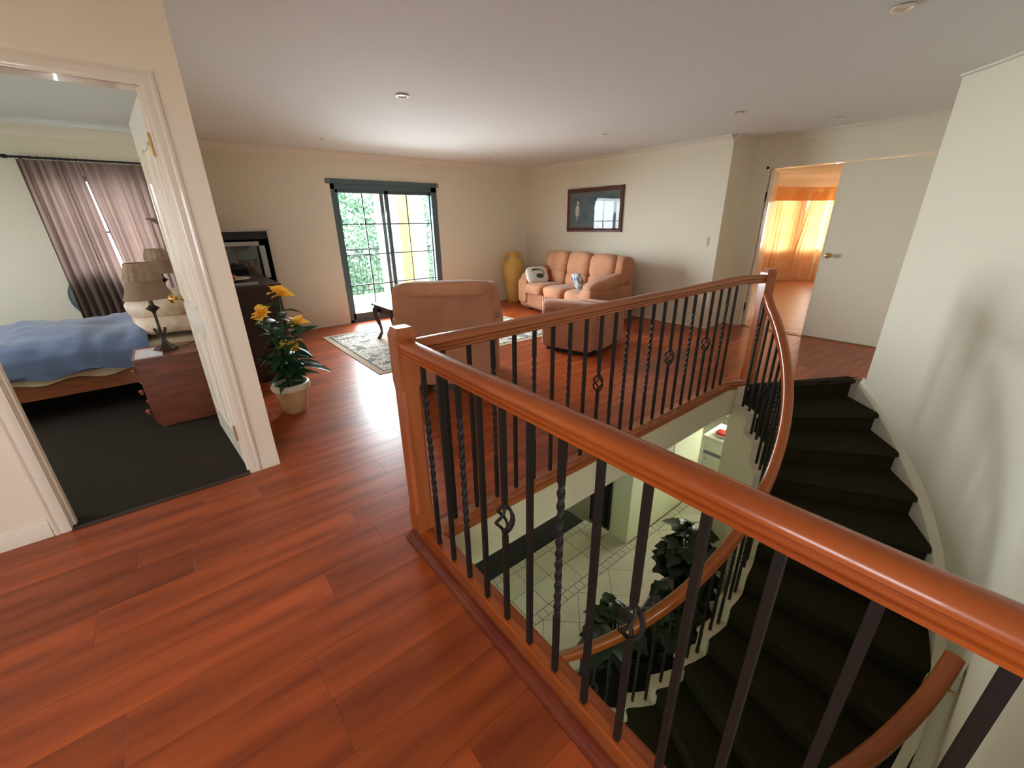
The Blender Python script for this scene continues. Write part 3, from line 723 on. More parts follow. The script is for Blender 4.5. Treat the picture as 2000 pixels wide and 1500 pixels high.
# planter curb and soil inside the stair curve
pl_ = thing('stair_planter', 'curved white kerb planter with dark soil under the stair curve', 'planter', (2.9, 1.4, ST))
pts_o = [(1.45, 1.9), (1.9, 1.74), (2.5, 1.70), (3.1, 1.76), (3.55, 1.86), (3.88, 1.80)]
pts_i = [(1.5, 1.82), (1.92, 1.66), (2.5, 1.62), (3.1, 1.67), (3.5, 1.74), (3.84, 1.70)]
kb = MB()
for i in range(5): kb.prism([pts_o[i], pts_o[i + 1], pts_i[i + 1], pts_i[i]], ST, ST + .30)
kb.build('kerb', STEPT, pl_)
sp = pts_i + [cp(1.28, a, 0)[:2] for a in range(-20, -160, -10)]
MB().prism(sp, ST, ST + .24).build('soil', SOIL, pl_)

def leaf_mesh(name, L_, Wd, m, lob=0, fold=.25, droop=.3, n=8):
    b = MB()
    for i in range(n + 1):
        t = i / n; wv = Wd * (math.sin(math.pi * min(1, t * 1.02) ** .75) ** .9) * (1 + lob * math.sin(t * 22)) / 2 + .0005
        z = -droop * L_ * t * t
        b.v += [(t * L_, -wv, z + fold * wv), (t * L_, 0, z), (t * L_, wv, z + fold * wv)]
    for i in range(n): a = i * 3; b.f += [(a, a + 1, a + 4, a + 3), (a + 1, a + 2, a + 5, a + 4)]
    me = bpy.data.meshes.new(name); me.from_pydata(b.v, [], b.f); me.materials.append(m); me.shade_smooth(); return me
def put(me, name, parent, loc, yaw, pitch, roll=0, sc=1):
    o = bpy.data.objects.new(name, me); COL.objects.link(o); attach(o, parent); o.location = loc; o.rotation_euler = (roll, pitch, yaw); o.scale = (sc,) * 3; return o
PH = leaf_mesh('broad_leaf', .17, .17, LEAF2, lob=.12, fold=.2, droop=.45, n=14)
def big_plant(label, cx, cy, zt, n, spread, seed):
    r_ = random.Random(seed); t = thing('leafy_plant', label, 'plant', (cx, cy, ST + .24)); st = MB()
    for i in range(n):
        yaw = r_.uniform(0, 2 * math.pi); fr_ = math.sqrt(r_.random()); hh = ST + .35 + (zt - ST - .35) * (1 - .75 * fr_ * r_.random() ** .5 if i > 3 else 1)
        bx, by = cx + spread * fr_ * .6 * math.cos(yaw), cy + spread * fr_ * .6 * math.sin(yaw)
        put(PH, 'leaf', t, (bx, by, hh), yaw, r_.uniform(-.5, .5), r_.uniform(-.4, .4), r_.uniform(.75, 1.25))
        st.tube([(cx + r_.uniform(-.05, .05), cy + r_.uniform(-.05, .05), ST + .2), ((cx + bx) / 2, (cy + by) / 2, (ST + hh) / 2 + .2), (bx, by, hh)], .007, 5)
    st.build('stems', STEM, t)
big_plant('tall dark green plant in the planter under the near handrail crossing', 3.36, 1.42, -1.42, 90, .30, 3)
big_plant('dark green plant in the planter left of the taller one', 2.36, 1.50, -1.86, 66, .28, 5)
big_plant('dark plant in the planter behind the lowest stair balusters', 2.80, 1.14, -1.75, 70, .34, 9)

# ================================================================= FURNITURE
def oriented(name, label, cat, c, facing, group=None):   # local -Y is the front
    return thing(name, label, cat, c, group, rot=facing, local=True)
def seam_tube(pts, r=.006): return MB().tube(pts, r, 6)

# --- three seat sofa. local x along width, -y to the front
F = math.atan2(.139, -.99)     # facing direction angle
sofa = oriented('sofa', 'tan suede three seat sofa against the wall under the picture', 'sofa', (5.12, 4.73, 0), F + math.pi / 2)
WS, DS = 1.95, .86
for s in (-1, 1):
    a = MB(); a.puff((s * (WS / 2 - .13), -.02, .30), (.125, .41, .27), .25, 20); a.build('arm_panel', SUEDE2, sofa, smooth='all')
    a = MB(); a.puff((s * (WS / 2 - .14), -.05, .60), (.15, .40, .10), .6, 22, tilt=.2, nz=.06, seed=s); a.puff((s * (WS / 2 - .14), -.40, .33), (.145, .075, .22), .55, 20, nz=.06)
    a.build('arm_cushion', SUEDE, sofa, smooth='all')
MB().box((-WS / 2 + .12, -.28, .06), (WS / 2 - .12, .40, .34)).build('base', SUEDE2, sofa)
bk = MB(); bk.puff((0, .33, .50), (WS / 2 - .05, .10, .44), .22, 24, tilt=-.1); bk.build('back_frame', SUEDE2, sofa, smooth='all')
for i in (-1, 0, 1):
    x = i * .56
    MB().puff((x, -.10, .38), (.275, .37, .10), .42, 22, nz=.05, seed=i * 3 + 9).build('seat_cushion', SUEDE, sofa, smooth='all')
    MB().puff((x, .18, .79), (.285, .14, .20), .55, 22, tilt=-.2, nz=.06, seed=i * 5 + 2).build('back_cushion', SUEDE, sofa, smooth='all')
    MB().puff((x, .13, .55), (.27, .12, .12), .5, 20, tilt=-.15, nz=.05, seed=i + 20).build('lumbar_cushion', SUEDE, sofa, smooth='all')
    p = MB()
    for k in range(9): p.puff((x - .25 + .0625 * k, -.405, .185), (.034, .03, .14), .6, 10)
    p.build('pleated_footrest', SUEDE, sofa, smooth='all')
for s in (-1, 1): MB().puff((s * (WS / 2 - .13), .24, .76), (.14, .14, .21), .55, 20, tilt=-.15, nz=.05).build('back_wing', SUEDE, sofa, smooth='all')
for s in (-1, 1):
    for yy in (-.3, .3): MB().lathe([(.03, 0), (.03, .06)], 10, (s * .8, yy, 0)).build('foot', DARKW, sofa)

cu = thing('printed_cushion', 'white cushion with dark printed motif leaning on the far sofa arm', 'cushion', (5.02, 5.45, .44))
MB().puff((5.0, 5.47, .585), (.20, .055, .16), .5, 20, rot=R(-24), tilt=R(-38), nz=.03).build('cover', CUSHW, cu, smooth='all')
Rz = Matrix.Rotation(R(-24), 3, 'Z') @ Matrix.Rotation(R(-38), 3, 'X')
def on_c(u, v, d=-.058): return tuple(Rz @ Vector((u, d, v)) + Vector((5.0, 5.47, .585)))
mt = MB(); mt.tube([on_c(-.09, .07), on_c(-.04, .085), on_c(.04, .08), on_c(.10, .05), on_c(.11, -.01), on_c(.07, -.05)], [.018, .012, .008, .007, .006, .006], 6)
mt.puff(on_c(.03, -.045), (.065, .012, .045), .7, 12, rot=R(-24), tilt=R(-38)); mt.build('print_motif', CUSHB, cu, smooth=True)
cu2 = thing('checked_cushion', 'small black and white checked cushion on the near sofa seat', 'cushion', (4.8, 4.25, .46))
MB().puff((4.76, 4.28, .60), (.14, .06, .14), .5, 18, rot=R(60), tilt=R(-25)).build('cover', mat('checked_print', lin(200, 206, 206), .85, col2=lin(40, 52, 64), scale=16, detail=1), cu2, smooth='all')
cu3 = tag(MB().puff((5.26, 5.38, .60), (.19, .05, .15), .5, 18, rot=R(-60), tilt=R(-30)).build('red_cushion', CUSHR, smooth='all'), 'red cushion standing behind the printed white cushion', 'cushion')

# --- armchair with its back to the camera
F1 = math.atan2(.827, .562)
ac = oriented('recliner_armchair', 'tan suede recliner armchair seen from behind near the corner post', 'armchair', (2.01, 3.43, 0), F1 + math.pi / 2)
# build the front at -y, so the back is at +y (towards camera)
def prism_local(poly_yz, x0, x1, name, m, par, smooth=False):
    n = len(poly_yz); v = [(x0, y_, z_) for y_, z_ in poly_yz] + [(x1, y_, z_) for y_, z_ in poly_yz]
    return MB().add(v, [tuple(range(n)), tuple(range(n, 2 * n))[::-1]] + [(i, (i + 1) % n, n + (i + 1) % n, n + i) for i in range(n)]).build(name, m, par, smooth=smooth)
bk = MB(); bk.puff((0, .40, .54), (.405, .055, .45), .16, 24, tilt=.06); bk.build('back_shell', SUEDE2, ac, smooth='all')
MB().puff((0, .37, .93), (.37, .11, .065), .5, 24, nz=.07).build('head_roll', SUEDE, ac, smooth='all')
MB().puff((0, .22, .66), (.27, .12, .26), .5, 20, nz=.05).build('back_cushion', SUEDE, ac, smooth='all')
MB().puff((0, -.08, .36), (.27, .36, .11), .42, 20, nz=.05).build('seat_cushion', SUEDE, ac, smooth='all')
for s in (-1, 1):
    MB().puff((s * .36, .0, .30), (.09, .40, .24), .25, 18).build('arm_panel', SUEDE2, ac, smooth='all')
    MB().puff((s * .38, .02, .60), (.12, .40, .11), .55, 20, nz=.06).build('arm_cushion', SUEDE, ac, smooth='all')
    MB().puff((s * .37, .30, .80), (.10, .12, .17), .6, 18, nz=.05).build('back_wing', SUEDE, ac, smooth='all')
MB().box((-.33, -.38, .07), (.33, .38, .3)).build('base', SUEDE2, ac)
for s in (-1, 1): MB().box((s * .3 - .03, -.35, 0), (s * .3 + .03, .36, .07)).build('skid', DARKW, ac)
MB().tube([(.47, -.05, .42), (.50, -.12, .50), (.50, -.2, .52)], .01, 6).build('lever', DARKW, ac)

# --- low recliner in the middle, seen from the side
F2 = math.atan2(.965, -.26)
lc = oriented('low_recliner', 'low tan suede recliner behind the middle of the far balustrade', 'armchair', (3.83, 3.33, 0), F2 - math.pi / 2)
# local x axis points along (.965... ) built simply: x from -.42 (left face to camera) to .42, y from -.34 to .34
for nm_, c_, d_, mm_ in (('side_panel', (-.40, 0, .29), (.055, .335, .24), SUEDE2), ('back_panel', (.02, -.32, .27), (.38, .05, .22), SUEDE2), ('side_panel', (.40, 0, .25), (.055, .335, .19), SUEDE2), ('front_panel', (.02, .31, .24), (.36, .04, .18), SUEDE)):
    MB().puff(c_, d_, .2, 20).build(nm_, mm_, lc, smooth='all')
MB().puff((-.38, .0, .555), (.10, .35, .055), .5, 20, nz=.06).build('arm_cushion', SUEDE, lc, smooth='all')
MB().puff((.38, .0, .45), (.09, .33, .05), .5, 20, nz=.06).build('arm_cushion', SUEDE, lc, smooth='all')
MB().puff((0, .02, .38), (.30, .28, .10), .45, 20, nz=.05).build('seat_cushion', SUEDE, lc, smooth='all')
MB().puff((.03, -.27, .46), (.34, .08, .05), .5, 20, nz=.05).build('back_roll', SUEDE, lc, smooth='all')
MB().box((-.38, -.30, .0), (.38, .30, .06)).build('plinth', DARKC, lc)
MB().tube([(-.452, -.20, .50), (-.458, -.255, .42), (-.458, -.262, .25), (-.452, -.25, .12)], [.004, .012, .016, .006], 8).build('mechanism_slot', DARKC, lc)

# --- rug
rug = thing('rug', 'beige patterned rug with floral border on the living room floor', 'rug', (2.8, 4.97, 0))
rx0, rx1, ry0, ry1 = 1.44, 4.15, 3.97, 5.96
MB().box((rx0, ry0, .0005), (rx1, ry1, .007)).build('border', mat('rug_edge_beige', lin(186, 164, 140), .95, bump=.3, bscale=300), rug)
def floral(name, c1, c2, sc):
    m = mat(name, c1, .95); nt = m.node_tree; N = nt.nodes; L = nt.links; p = N['Principled BSDF']
    tc = N.new('ShaderNodeTexCoord'); vo = N.new('ShaderNodeTexVoronoi'); vo.inputs['Scale'].default_value = sc; vo.feature = 'SMOOTH_F1'
    wv = N.new('ShaderNodeTexNoise'); wv.inputs['Scale'].default_value = sc * 1.8; wv.inputs['Distortion'].default_value = 2.5
    L.new(tc.outputs['Object'], vo.inputs['Vector']); L.new(tc.outputs['Object'], wv.inputs['Vector'])
    a = N.new('ShaderNodeMath'); a.operation = 'MULTIPLY_ADD'; a.inputs[1].default_value = .7; L.new(vo.outputs['Distance'], a.inputs[0]); L.new(wv.outputs[0], a.inputs[2])
    r_ = N.new('ShaderNodeValToRGB'); e = r_.color_ramp.elements; e[0].position = .58; e[0].color = c2; e[1].position = .66; e[1].color = c1
    e2 = r_.color_ramp.elements.new(.80); e2.color = c1; e3 = r_.color_ramp.elements.new(.86); e3.color = tuple(x * .6 for x in c2[:3]) + (1,)
    L.new(a.outputs[0], r_.inputs[0]); L.new(r_.outputs[0], p.inputs['Base Color']); return m
FLR = floral('rug_floral', lin(214, 206, 188), lin(128, 128, 128), 9)
MB().box((rx0 + .08, ry0 + .08, .007), (rx1 - .08, ry1 - .08, .0085)).build('floral_band', FLR, rug)
MB().box((rx0 + .13, ry0 + .13, .0085), (rx1 - .13, ry1 - .13, .0092)).build('inner_line', RUGF, rug) if False else None
b = MB()
for (x0_, x1_, y0_, y1_) in ((rx0 + .07, rx1 - .07, ry0 + .07, ry0 + .085), (rx0 + .07, rx1 - .07, ry1 - .085, ry1 - .07), (rx0 + .07, rx0 + .085, ry0 + .07, ry1 - .07), (rx1 - .085, rx1 - .07, ry0 + .07, ry1 - .07)): b.box((x0_, y0_, .007), (x1_, y1_, .0095))
b.build('border_line', CUSHB, rug)
MB().box((rx0 + .50, ry0 + .50, .0085), (rx1 - .50, ry1 - .50, .010)).build('field', RUGF, rug)

# --- coffee table with cabriole legs
ct = thing('coffee_table', 'dark timber coffee table with curved legs on the rug', 'table', (2.55, 5.0, .01))
tx0, tx1, ty0, ty1 = 2.0, 3.05, 4.78, 5.36
MB().box((tx0 - .03, ty0 - .03, .465), (tx1 + .03, ty1 + .03, .49)).build('tabletop', TABLEW, ct)
MB().box((tx0 + .03, ty0 + .03, .37), (tx1 - .03, ty1 - .03, .465)).build('apron', TABLEW, ct)
for sx_, X in ((-1, tx0 + .04), (1, tx1 - .04)):
    for sy_, Y in ((-1, ty0 + .04), (1, ty1 - .04)):
        pts = [(X, Y, .46), (X + sx_ * .035, Y + sy_ * .03, .40), (X + sx_ * .03, Y + sy_ * .025, .30), (X + sx_ * .0, Y, .17), (X - sx_ * .005, Y, .10), (X + sx_ * .02, Y + sy_ * .015, .04), (X + sx_ * .045, Y + sy_ * .03, .012)]
        MB().tube(pts, [.035, .04, .032, .02, .017, .024, .02], 10).build('leg', TABLEW, ct, smooth='all')

# --- amphora
vs = thing('amphora_vase', 'tall ochre clay amphora standing in the far corner beside the sofa', 'vase', (5.17, 6.33, 0))
MB().lathe([(.115, 0), (.12, .02), (.13, .15), (.165, .35), (.19, .55), (.19, .66), (.165, .75), (.11, .81), (.085, .85), (.085, .90), (.12, .93), (.125, .945), (.09, .945), (.07, .90)], 28, (5.17, 6.33, 0)).build('body', VASEM, vs, smooth='all')
dv = Vector((.78, -.63, 0))
for s in (-1, 1):
    P = lambda r_, z: (5.17 + dv.x * s * r_, 6.33 + dv.y * s * r_, z)
    MB().tube([P(.09, .87), P(.15, .89), P(.205, .85), P(.215, .78), P(.18, .70)], .018, 8).build('handle', VASEM, vs, smooth='all')

# --- picture over sofa
pc = thing('framed_picture', 'framed picture with white bird hanging above the sofa', 'picture', (5.72, 4.88, 1.28))
y0_, y1_, z0_, z1_ = 4.30, 5.48, 1.285, 1.97
b = MB()
prf = [(0, 0), (.005, .03), (.03, .034), (.055, .022), (.07, .012), (.07, 0)]
cor = [(y0_, z0_, 1, 1), (y1_, z0_, -1, 1), (y1_, z1_, -1, -1), (y0_, z1_, 1, -1)]
v = [];
for (yy, zz, sy_, sz_) in cor:
    for u, h_ in prf: v.append((5.74 - h_, yy + sy_ * u, zz + sz_ * u))
n = len(prf); b.add(v, [(i * n + k, i * n + (k + 1) % n, ((i + 1) % 4) * n + (k + 1) % n, ((i + 1) % 4) * n + k) for i in range(4) for k in range(n)])
b.build('frame', FRAMEW, pc)
MB().box((5.727, y0_ + .06, z0_ + .06), (5.733, y1_ - .06, z1_ - .06)).build('mount', PAINTM, pc)
MB().box((5.724, y0_ + .16, z0_ + .13), (5.728, y1_ - .13, z1_ - .14)).build('painting', PAINTB, pc)
bd = MB(); yb_ = y1_ - .235
bd.puff((5.722, yb_, 1.62), (.003, .045, .10), .9, 12); bd.puff((5.722, yb_ - .005, 1.745), (.003, .026, .03), .9, 12); bd.add([(5.720, yb_ - .012, 1.53), (5.720, yb_ + .018, 1.53), (5.720, yb_ + .002, 1.42)], [(0, 1, 2)]); bd.add([(5.720, yb_ - .03, 1.75), (5.720, yb_ - .055, 1.742), (5.720, yb_ - .028, 1.735)], [(0, 1, 2)])
bd.build('painted_bird', BIRD, pc)
MB().box((5.714, y0_ + .055, z0_ + .055), (5.716, y1_ - .055, z1_ - .055)).build('glass', glass('picture_glass', f0=.02), pc)

sw = thing('light_switch', 'white double light switch on the wall right of the sofa', 'light switch', (5.735, 2.91, 1.17))
MB().box((5.731, 2.875, 1.115), (5.741, 2.95, 1.23)).build('plate', SWITCH, sw)
for z in (1.14, 1.19): MB().box((5.725, 2.895, z), (5.731, 2.915, z + .03)).build('rocker', SWITCH, sw)
so = thing('wall_socket', 'white power socket low on the far wall left of the patio door', 'socket', (1.55, 6.595, .2))
MB().box((1.49, 6.59, .25), (1.61, 6.60, .33)).build('plate', SWITCH, so)
for x in (1.51, 1.56): MB().box((x, 6.585, .30), (x + .02, 6.59, .32)).build('rocker', SWITCH, so)

# --- dresser / entertainment unit / TV
dr = thing('dark_dresser', 'dark timber chest of drawers behind the potted lily', 'dresser', (.55, 5.0, 0))
MB().box((.285, 4.49, .06), (.775, 5.48, .905)).build('body', DARKW, dr)
MB().box((.275, 4.46, .905), (.80, 5.50, .94)).build('top', DARKW, dr)
MB().box((.30, 4.52, 0), (.755, 5.45, .06)).build('plinth', DARKW, dr)
for z in (.10, .37, .64):
    d_ = MB().box((.775, 4.53, z), (.79, 5.44, z + .24)).build('drawer', DARKW, dr)
    for yy in (4.75, 5.2): MB().puff((.805, yy, z + .12), (.02, .02, .02), .8, 10).build('knob', BRASS, d_, smooth='all')
ht = thing('television_hutch', 'tall dark cabinet with pale edges around the television', 'cabinet', (.65, 6.1, 0))
MB().box((.27, 5.76, 0), (.285, 6.3, 1.395)).box((1.0, 5.76, 0), (1.02, 6.3, 1.395)).build('side', BLACKW, ht)
MB().box((.25, 5.74, 1.395), (1.045, 6.32, 1.42)).build('top', CHINA, ht)
MB().box((.285, 6.28, 0), (1.0, 6.3, 1.395)).build('back', BLACKW, ht); MB().box((.285, 5.78, .77), (1.0, 6.28, .79)).build('shelf', BLACKW, ht)
MB().box((1.0, 5.748, 0), (1.02, 5.76, 1.395)).build('edge_strip', CHINA, ht)
MB().box((.285, 5.80, .1), (1.0, 5.82, .77)).build('door', BLACKW, ht); MB().box((.285, 5.79, 1.31), (1.0, 5.81, 1.395)).build('header', BLACKW, ht)
tv = thing('crt_television', 'silver tube television standing in the dark cabinet', 'television', (.68, 5.9, .79))
tx0, tx1, tz0, tz1, ty = .45, .95, .80, 1.285, 5.76
bz = MB(); k = 10
def rrect(x0_, x1_, z0_, z1_, y_, r_): return [(x0_ + r_ - r_ * math.cos(t) if q in (0, 3) else x1_ - r_ + r_ * math.cos(t), 0, 0) for q in range(4) for t in (0,)]
bz.box((tx0, ty, tz0), (tx0 + .055, ty + .06, tz1)).box((tx1 - .055, ty, tz0), (tx1, ty + .06, tz1)).box((tx0, ty, tz1 - .045), (tx1, ty + .06, tz1)).box((tx0, ty, tz0), (tx1, ty + .06, tz0 + .075))
bz.build('bezel', TVSIL, tv)
sc_ = MB(); nn_ = 10
for j in range(nn_ + 1):
    for i in range(nn_ + 1):
        u, v_ = i / nn_, j / nn_; sc_.v.append((tx0 + .05 + u * .40, ty + .045 - .035 * (1 - (2 * u - 1) ** 2) * (1 - .5 * (2 * v_ - 1) ** 2), tz0 + .07 + v_ * (tz1 - tz0 - .11)))
for j in range(nn_):
    for i in range(nn_): a = j * (nn_ + 1) + i; sc_.f.append((a, a + 1, a + nn_ + 2, a + nn_ + 1))
sc_.build('screen', TVGL, tv, smooth='all')
MB().box((tx0 + .02, ty + .06, tz0), (tx1 - .02, ty + .38, tz1 - .03)).build('casing', BLACKW, tv)
ds = thing('serving_dish', 'long grey dish holding red fruit on the dark dresser', 'dish', (.46, 4.9, .94))
MB().lathe([(.05, 0), (.13, .012), (.17, .03), (.165, .034), (.12, .018), (.03, .012)], 22, (.46, 4.95, .94)).build('dish', CHINA, ds, smooth=True)
for i in range(7): a = i * .9; MB().puff((.44 + .055 * math.cos(a) * (i > 0), 4.95 + .055 * math.sin(a) * (i > 0), .985), (.03, .03, .028), .95, 10).build('fruit', RED, ds, smooth='all')
tag(MB().prism([(.38, 4.56), (.62, 4.53), (.66, 4.75), (.42, 4.78)], .9405, .944).build('lace_doily', mat('lace_grey', lin(120, 112, 104), .9, col2=lin(82, 76, 72), scale=40)), 'grey lace doily lying on the dresser top', 'doily')

# --- potted lily
PX, PY = .56, 3.60
pt = thing('potted_lily', 'terracotta pot of yellow lilies beside the bedroom wall end', 'potted plant', (PX, PY, 0))
MB().lathe([(.085, 0), (.09, .005), (.10, .07), (.125, .19), (.128, .20)], 26, (PX, PY, 0)).build('pot', POTM, pt, smooth=True)
MB().lathe([(.128, .20), (.142, .205), (.147, .225), (.142, .25), (.128, .255), (.120, .24), (.115, .20)], 26, (PX, PY, 0)).build('rim', POTR, pt, smooth=True)
MB().lathe([(.08, .19), (.116, .215), (.01, .22)], 20, (PX, PY, 0)).build('soil', SOIL, pt)
rl = random.Random(4)
LM = leaf_mesh('long_leaf', .20, .085, LEAF, fold=.35, droop=.35)
stemsP = [((0, 0), (.06, .0), .97), ((.01, .0), (-.09, -.01), .82), ((.02, .01), (.14, .02), .71), ((0, -.02), (.04, -.02), .55), ((-.02, .01), (-.02, .03), .7), ((.01, .01), (.03, .04), .85)]
for (b0, off_, hh) in stemsP:
    P0 = Vector((PX + b0[0], PY + b0[1], .21)); P1 = Vector((PX + off_[0], PY + off_[1], hh - .03))
    mid = P0.lerp(P1, .5) + Vector((off_[0] * -.15, 0, .02))
    MB().tube([P0, mid, P1], [.008, .006, .004], 6).build('stem', STEM, pt)
    for i in range(14):
        t = .10 + .80 * i / 13; q = P0.lerp(mid, t * 2) if t < .5 else mid.lerp(P1, t * 2 - 1)
        put(LM, 'leaf', pt, tuple(q), rl.uniform(0, 6.28), rl.uniform(-.7, .3), rl.uniform(-.5, .5), rl.uniform(.6, .95))
put(LM, 'leaf', pt, (PX + .05, PY, .40), R(-38), -.25, 0, 1.15); put(LM, 'leaf', pt, (PX + .05, PY, .30), R(-38), -.35, 0, 1.0); put(LM, 'leaf', pt, (PX + .08, PY, .36), R(-42), -.2, 0, 1.4)
PET = leaf_mesh('petal', .078, .075, YEL, fold=.3, droop=.3)
for (dx, dy, z) in ((.05, .0, .975), (.085, .01, .945), (-.08, -.01, .83), (-.10, .0, .80), (.15, .02, .715), (.03, -.02, .545), (.075, -.02, .55)):
    fl_ = MB().lathe([(.004, 0), (.009, .012), (.006, .03)], 8, (PX + dx, PY + dy, z - .015)).build('flower', YEL, pt)
    for i in range(6):
        o = bpy.data.objects.new('petal', PET); COL.objects.link(o); o.parent = fl_
        o.location = (PX + dx, PY + dy, z); o.rotation_euler = (.3 * (i % 2), -.95 + .75 * (i % 2), i * math.pi / 3 + z * 7); s_ = rl.uniform(.9, 1.25); o.scale = (s_,) * 3

# ================================================================= BEDROOM
bed = thing('bed', 'bed with orange pine frame in the bedroom', 'bed', (-.9, 5.2, 0))
BX0, BX1, BY0, BY1 = -1.95, .12, 4.62, 5.98
MB().box((BX0, BY0 + .02, .20), (BX1, BY0 + .05, .37)).build('side_rail', BEDW, bed); MB().box((BX0, BY1 - .05, .20), (BX1, BY1 - .02, .37)).build('side_rail', BEDW, bed)
MB().box((BX0, BY0, .1), (BX0 + .04, BY1, .45)).build('footboard', BEDW, bed); MB().box((BX1 - .0, BY0, .1), (BX1 + .035, BY1, .95)).build('headboard', BEDW, bed)
for x in (BX0 + .03, BX1 - .02):
    for yy in (BY0 + .06, BY1 - .06): MB().box((x - .03, yy - .03, .0), (x + .03, yy + .03, .25)).build('leg', BEDW, bed)
MB().puff(((BX0 + BX1) / 2, (BY0 + BY1) / 2, .42), (1.02, .64, .11), .2, 24).build('mattress', SHEET, bed, smooth='all')
# sheet skirt with scalloped hem
s_ = MB(); n_ = 40
for i in range(n_ + 1):
    x = BX0 + .06 + (BX1 - BX0 - .1) * i / n_; s_.v += [(x, BY0 + .045, .50), (x, BY0 - .005 + .01 * math.sin(i * 1.3), .43), (x, BY0 - .012 + .012 * math.sin(i * .9), .345 - .03 * math.sin(i * .42) ** 2)]
for i in range(n_): a = i * 3; s_.f += [(a, a + 3, a + 4, a + 1), (a + 1, a + 4, a + 5, a + 2)]
s_.build('sheet', SHEET, bed, smooth='all')
dv_ = MB(); nx, ny = 64, 30
prof = [(BY0 - .05, .36), (BY0 - .055, .44), (BY0 - .05, .52), (BY0 + .0, .59), (BY0 + .12, .63), (BY0 + .5, .645), ((BY0 + BY1) / 2, .65), (BY1 - .2, .63), (BY1 - .02, .59), (BY1 + .03, .5), (BY1 + .04, .4)]
for i in range(nx + 1):
    x = BX0 + .02 + (1.66) * i / nx
    for j in range(ny + 1):
        t = j / ny * (len(prof) - 1); k = min(int(t), len(prof) - 2); f_ = t - k
        yy = prof[k][0] * (1 - f_) + prof[k + 1][0] * f_; z = prof[k][1] * (1 - f_) + prof[k + 1][1] * f_
        nv = noise.noise(Vector((x * 2.6, yy * 3.2 + x * .8, 1.3))) * .05 + abs(noise.noise(Vector((x * 6.5, yy * 5, 4)))) * .03
        hang = max(0, 1 - j / 5)
        dv_.v.append((x, yy - nv * hang * .8, z + nv * (1 - hang) + (.05 * math.sin(x * 7) ** 2 * hang if j == 0 else 0) - (.02 if i == nx else 0)))
for i in range(nx):
    for j in range(ny): a = i * (ny + 1) + j; dv_.f.append((a, a + 1, a + ny + 2, a + ny + 1))
tag(dv_.build('duvet', BLUE, smooth='all'), 'crumpled blue duvet spread over the bed', 'duvet')
for (c_, d_, r_, lb) in (((-.10, 4.98, .66), (.24, .30, .085), .15, 'beige patterned pillow lying at the bottom of the pile'), ((-.12, 5.08, .80), (.24, .33, .085), -.1, 'pale patterned pillow on top of the pile')):
    tag(MB().puff(c_, d_, .55, 24, rot=r_, tilt=.1, nz=.10, seed=r_ * 30).build('pillow', PILW, smooth='all'), lb, 'pillow')

ns = thing('nightstand', 'reddish timber nightstand with round drawer knobs beside the bed', 'nightstand', (-.1, 4.1, 0))
NX0, NX1, NY0, NY1, NZ = -.35, .135, 3.91, 4.33, .535
MB().box((NX0 + .012, NY0 + .01, .03), (NX1 - .01, NY1 - .01, NZ)).build('body', NIGHTW, ns)
MB().box((NX0 + .03, NY0 + .03, 0), (NX1 - .03, NY1 - .03, .03)).build('plinth', NIGHTW, ns)
MB().box((NX0 - .01, NY0 - .005, NZ), (NX1, NY1 + .005, NZ + .02)).build('top', NIGHTW, ns)
for z in (.06, .22, .38):
    d_ = MB().box((NX0, NY0 + .03, z), (NX0 + .012, NY1 - .03, z + .14)).build('drawer', NIGHTW, ns)
    for yy in (NY0 + .06, NY1 - .1): MB().lathe([(.008, 0), (.008, .012), (.016, .02), (.016, .03), (.008, .036)], 10, (NX0 - .02, yy, z + .06)).build('knob', BEDW, d_, smooth=True)
tag(MB().box((NX0 + .01, NY0 + .03, NZ + .02), (NX0 + .17, NY1 - .1, NZ + .027)).build('floral_card', mat('white_floral_print', lin(206, 190, 196), .35, col2=lin(226, 226, 232), scale=22)), 'white floral printed card lying on the nightstand', 'card')
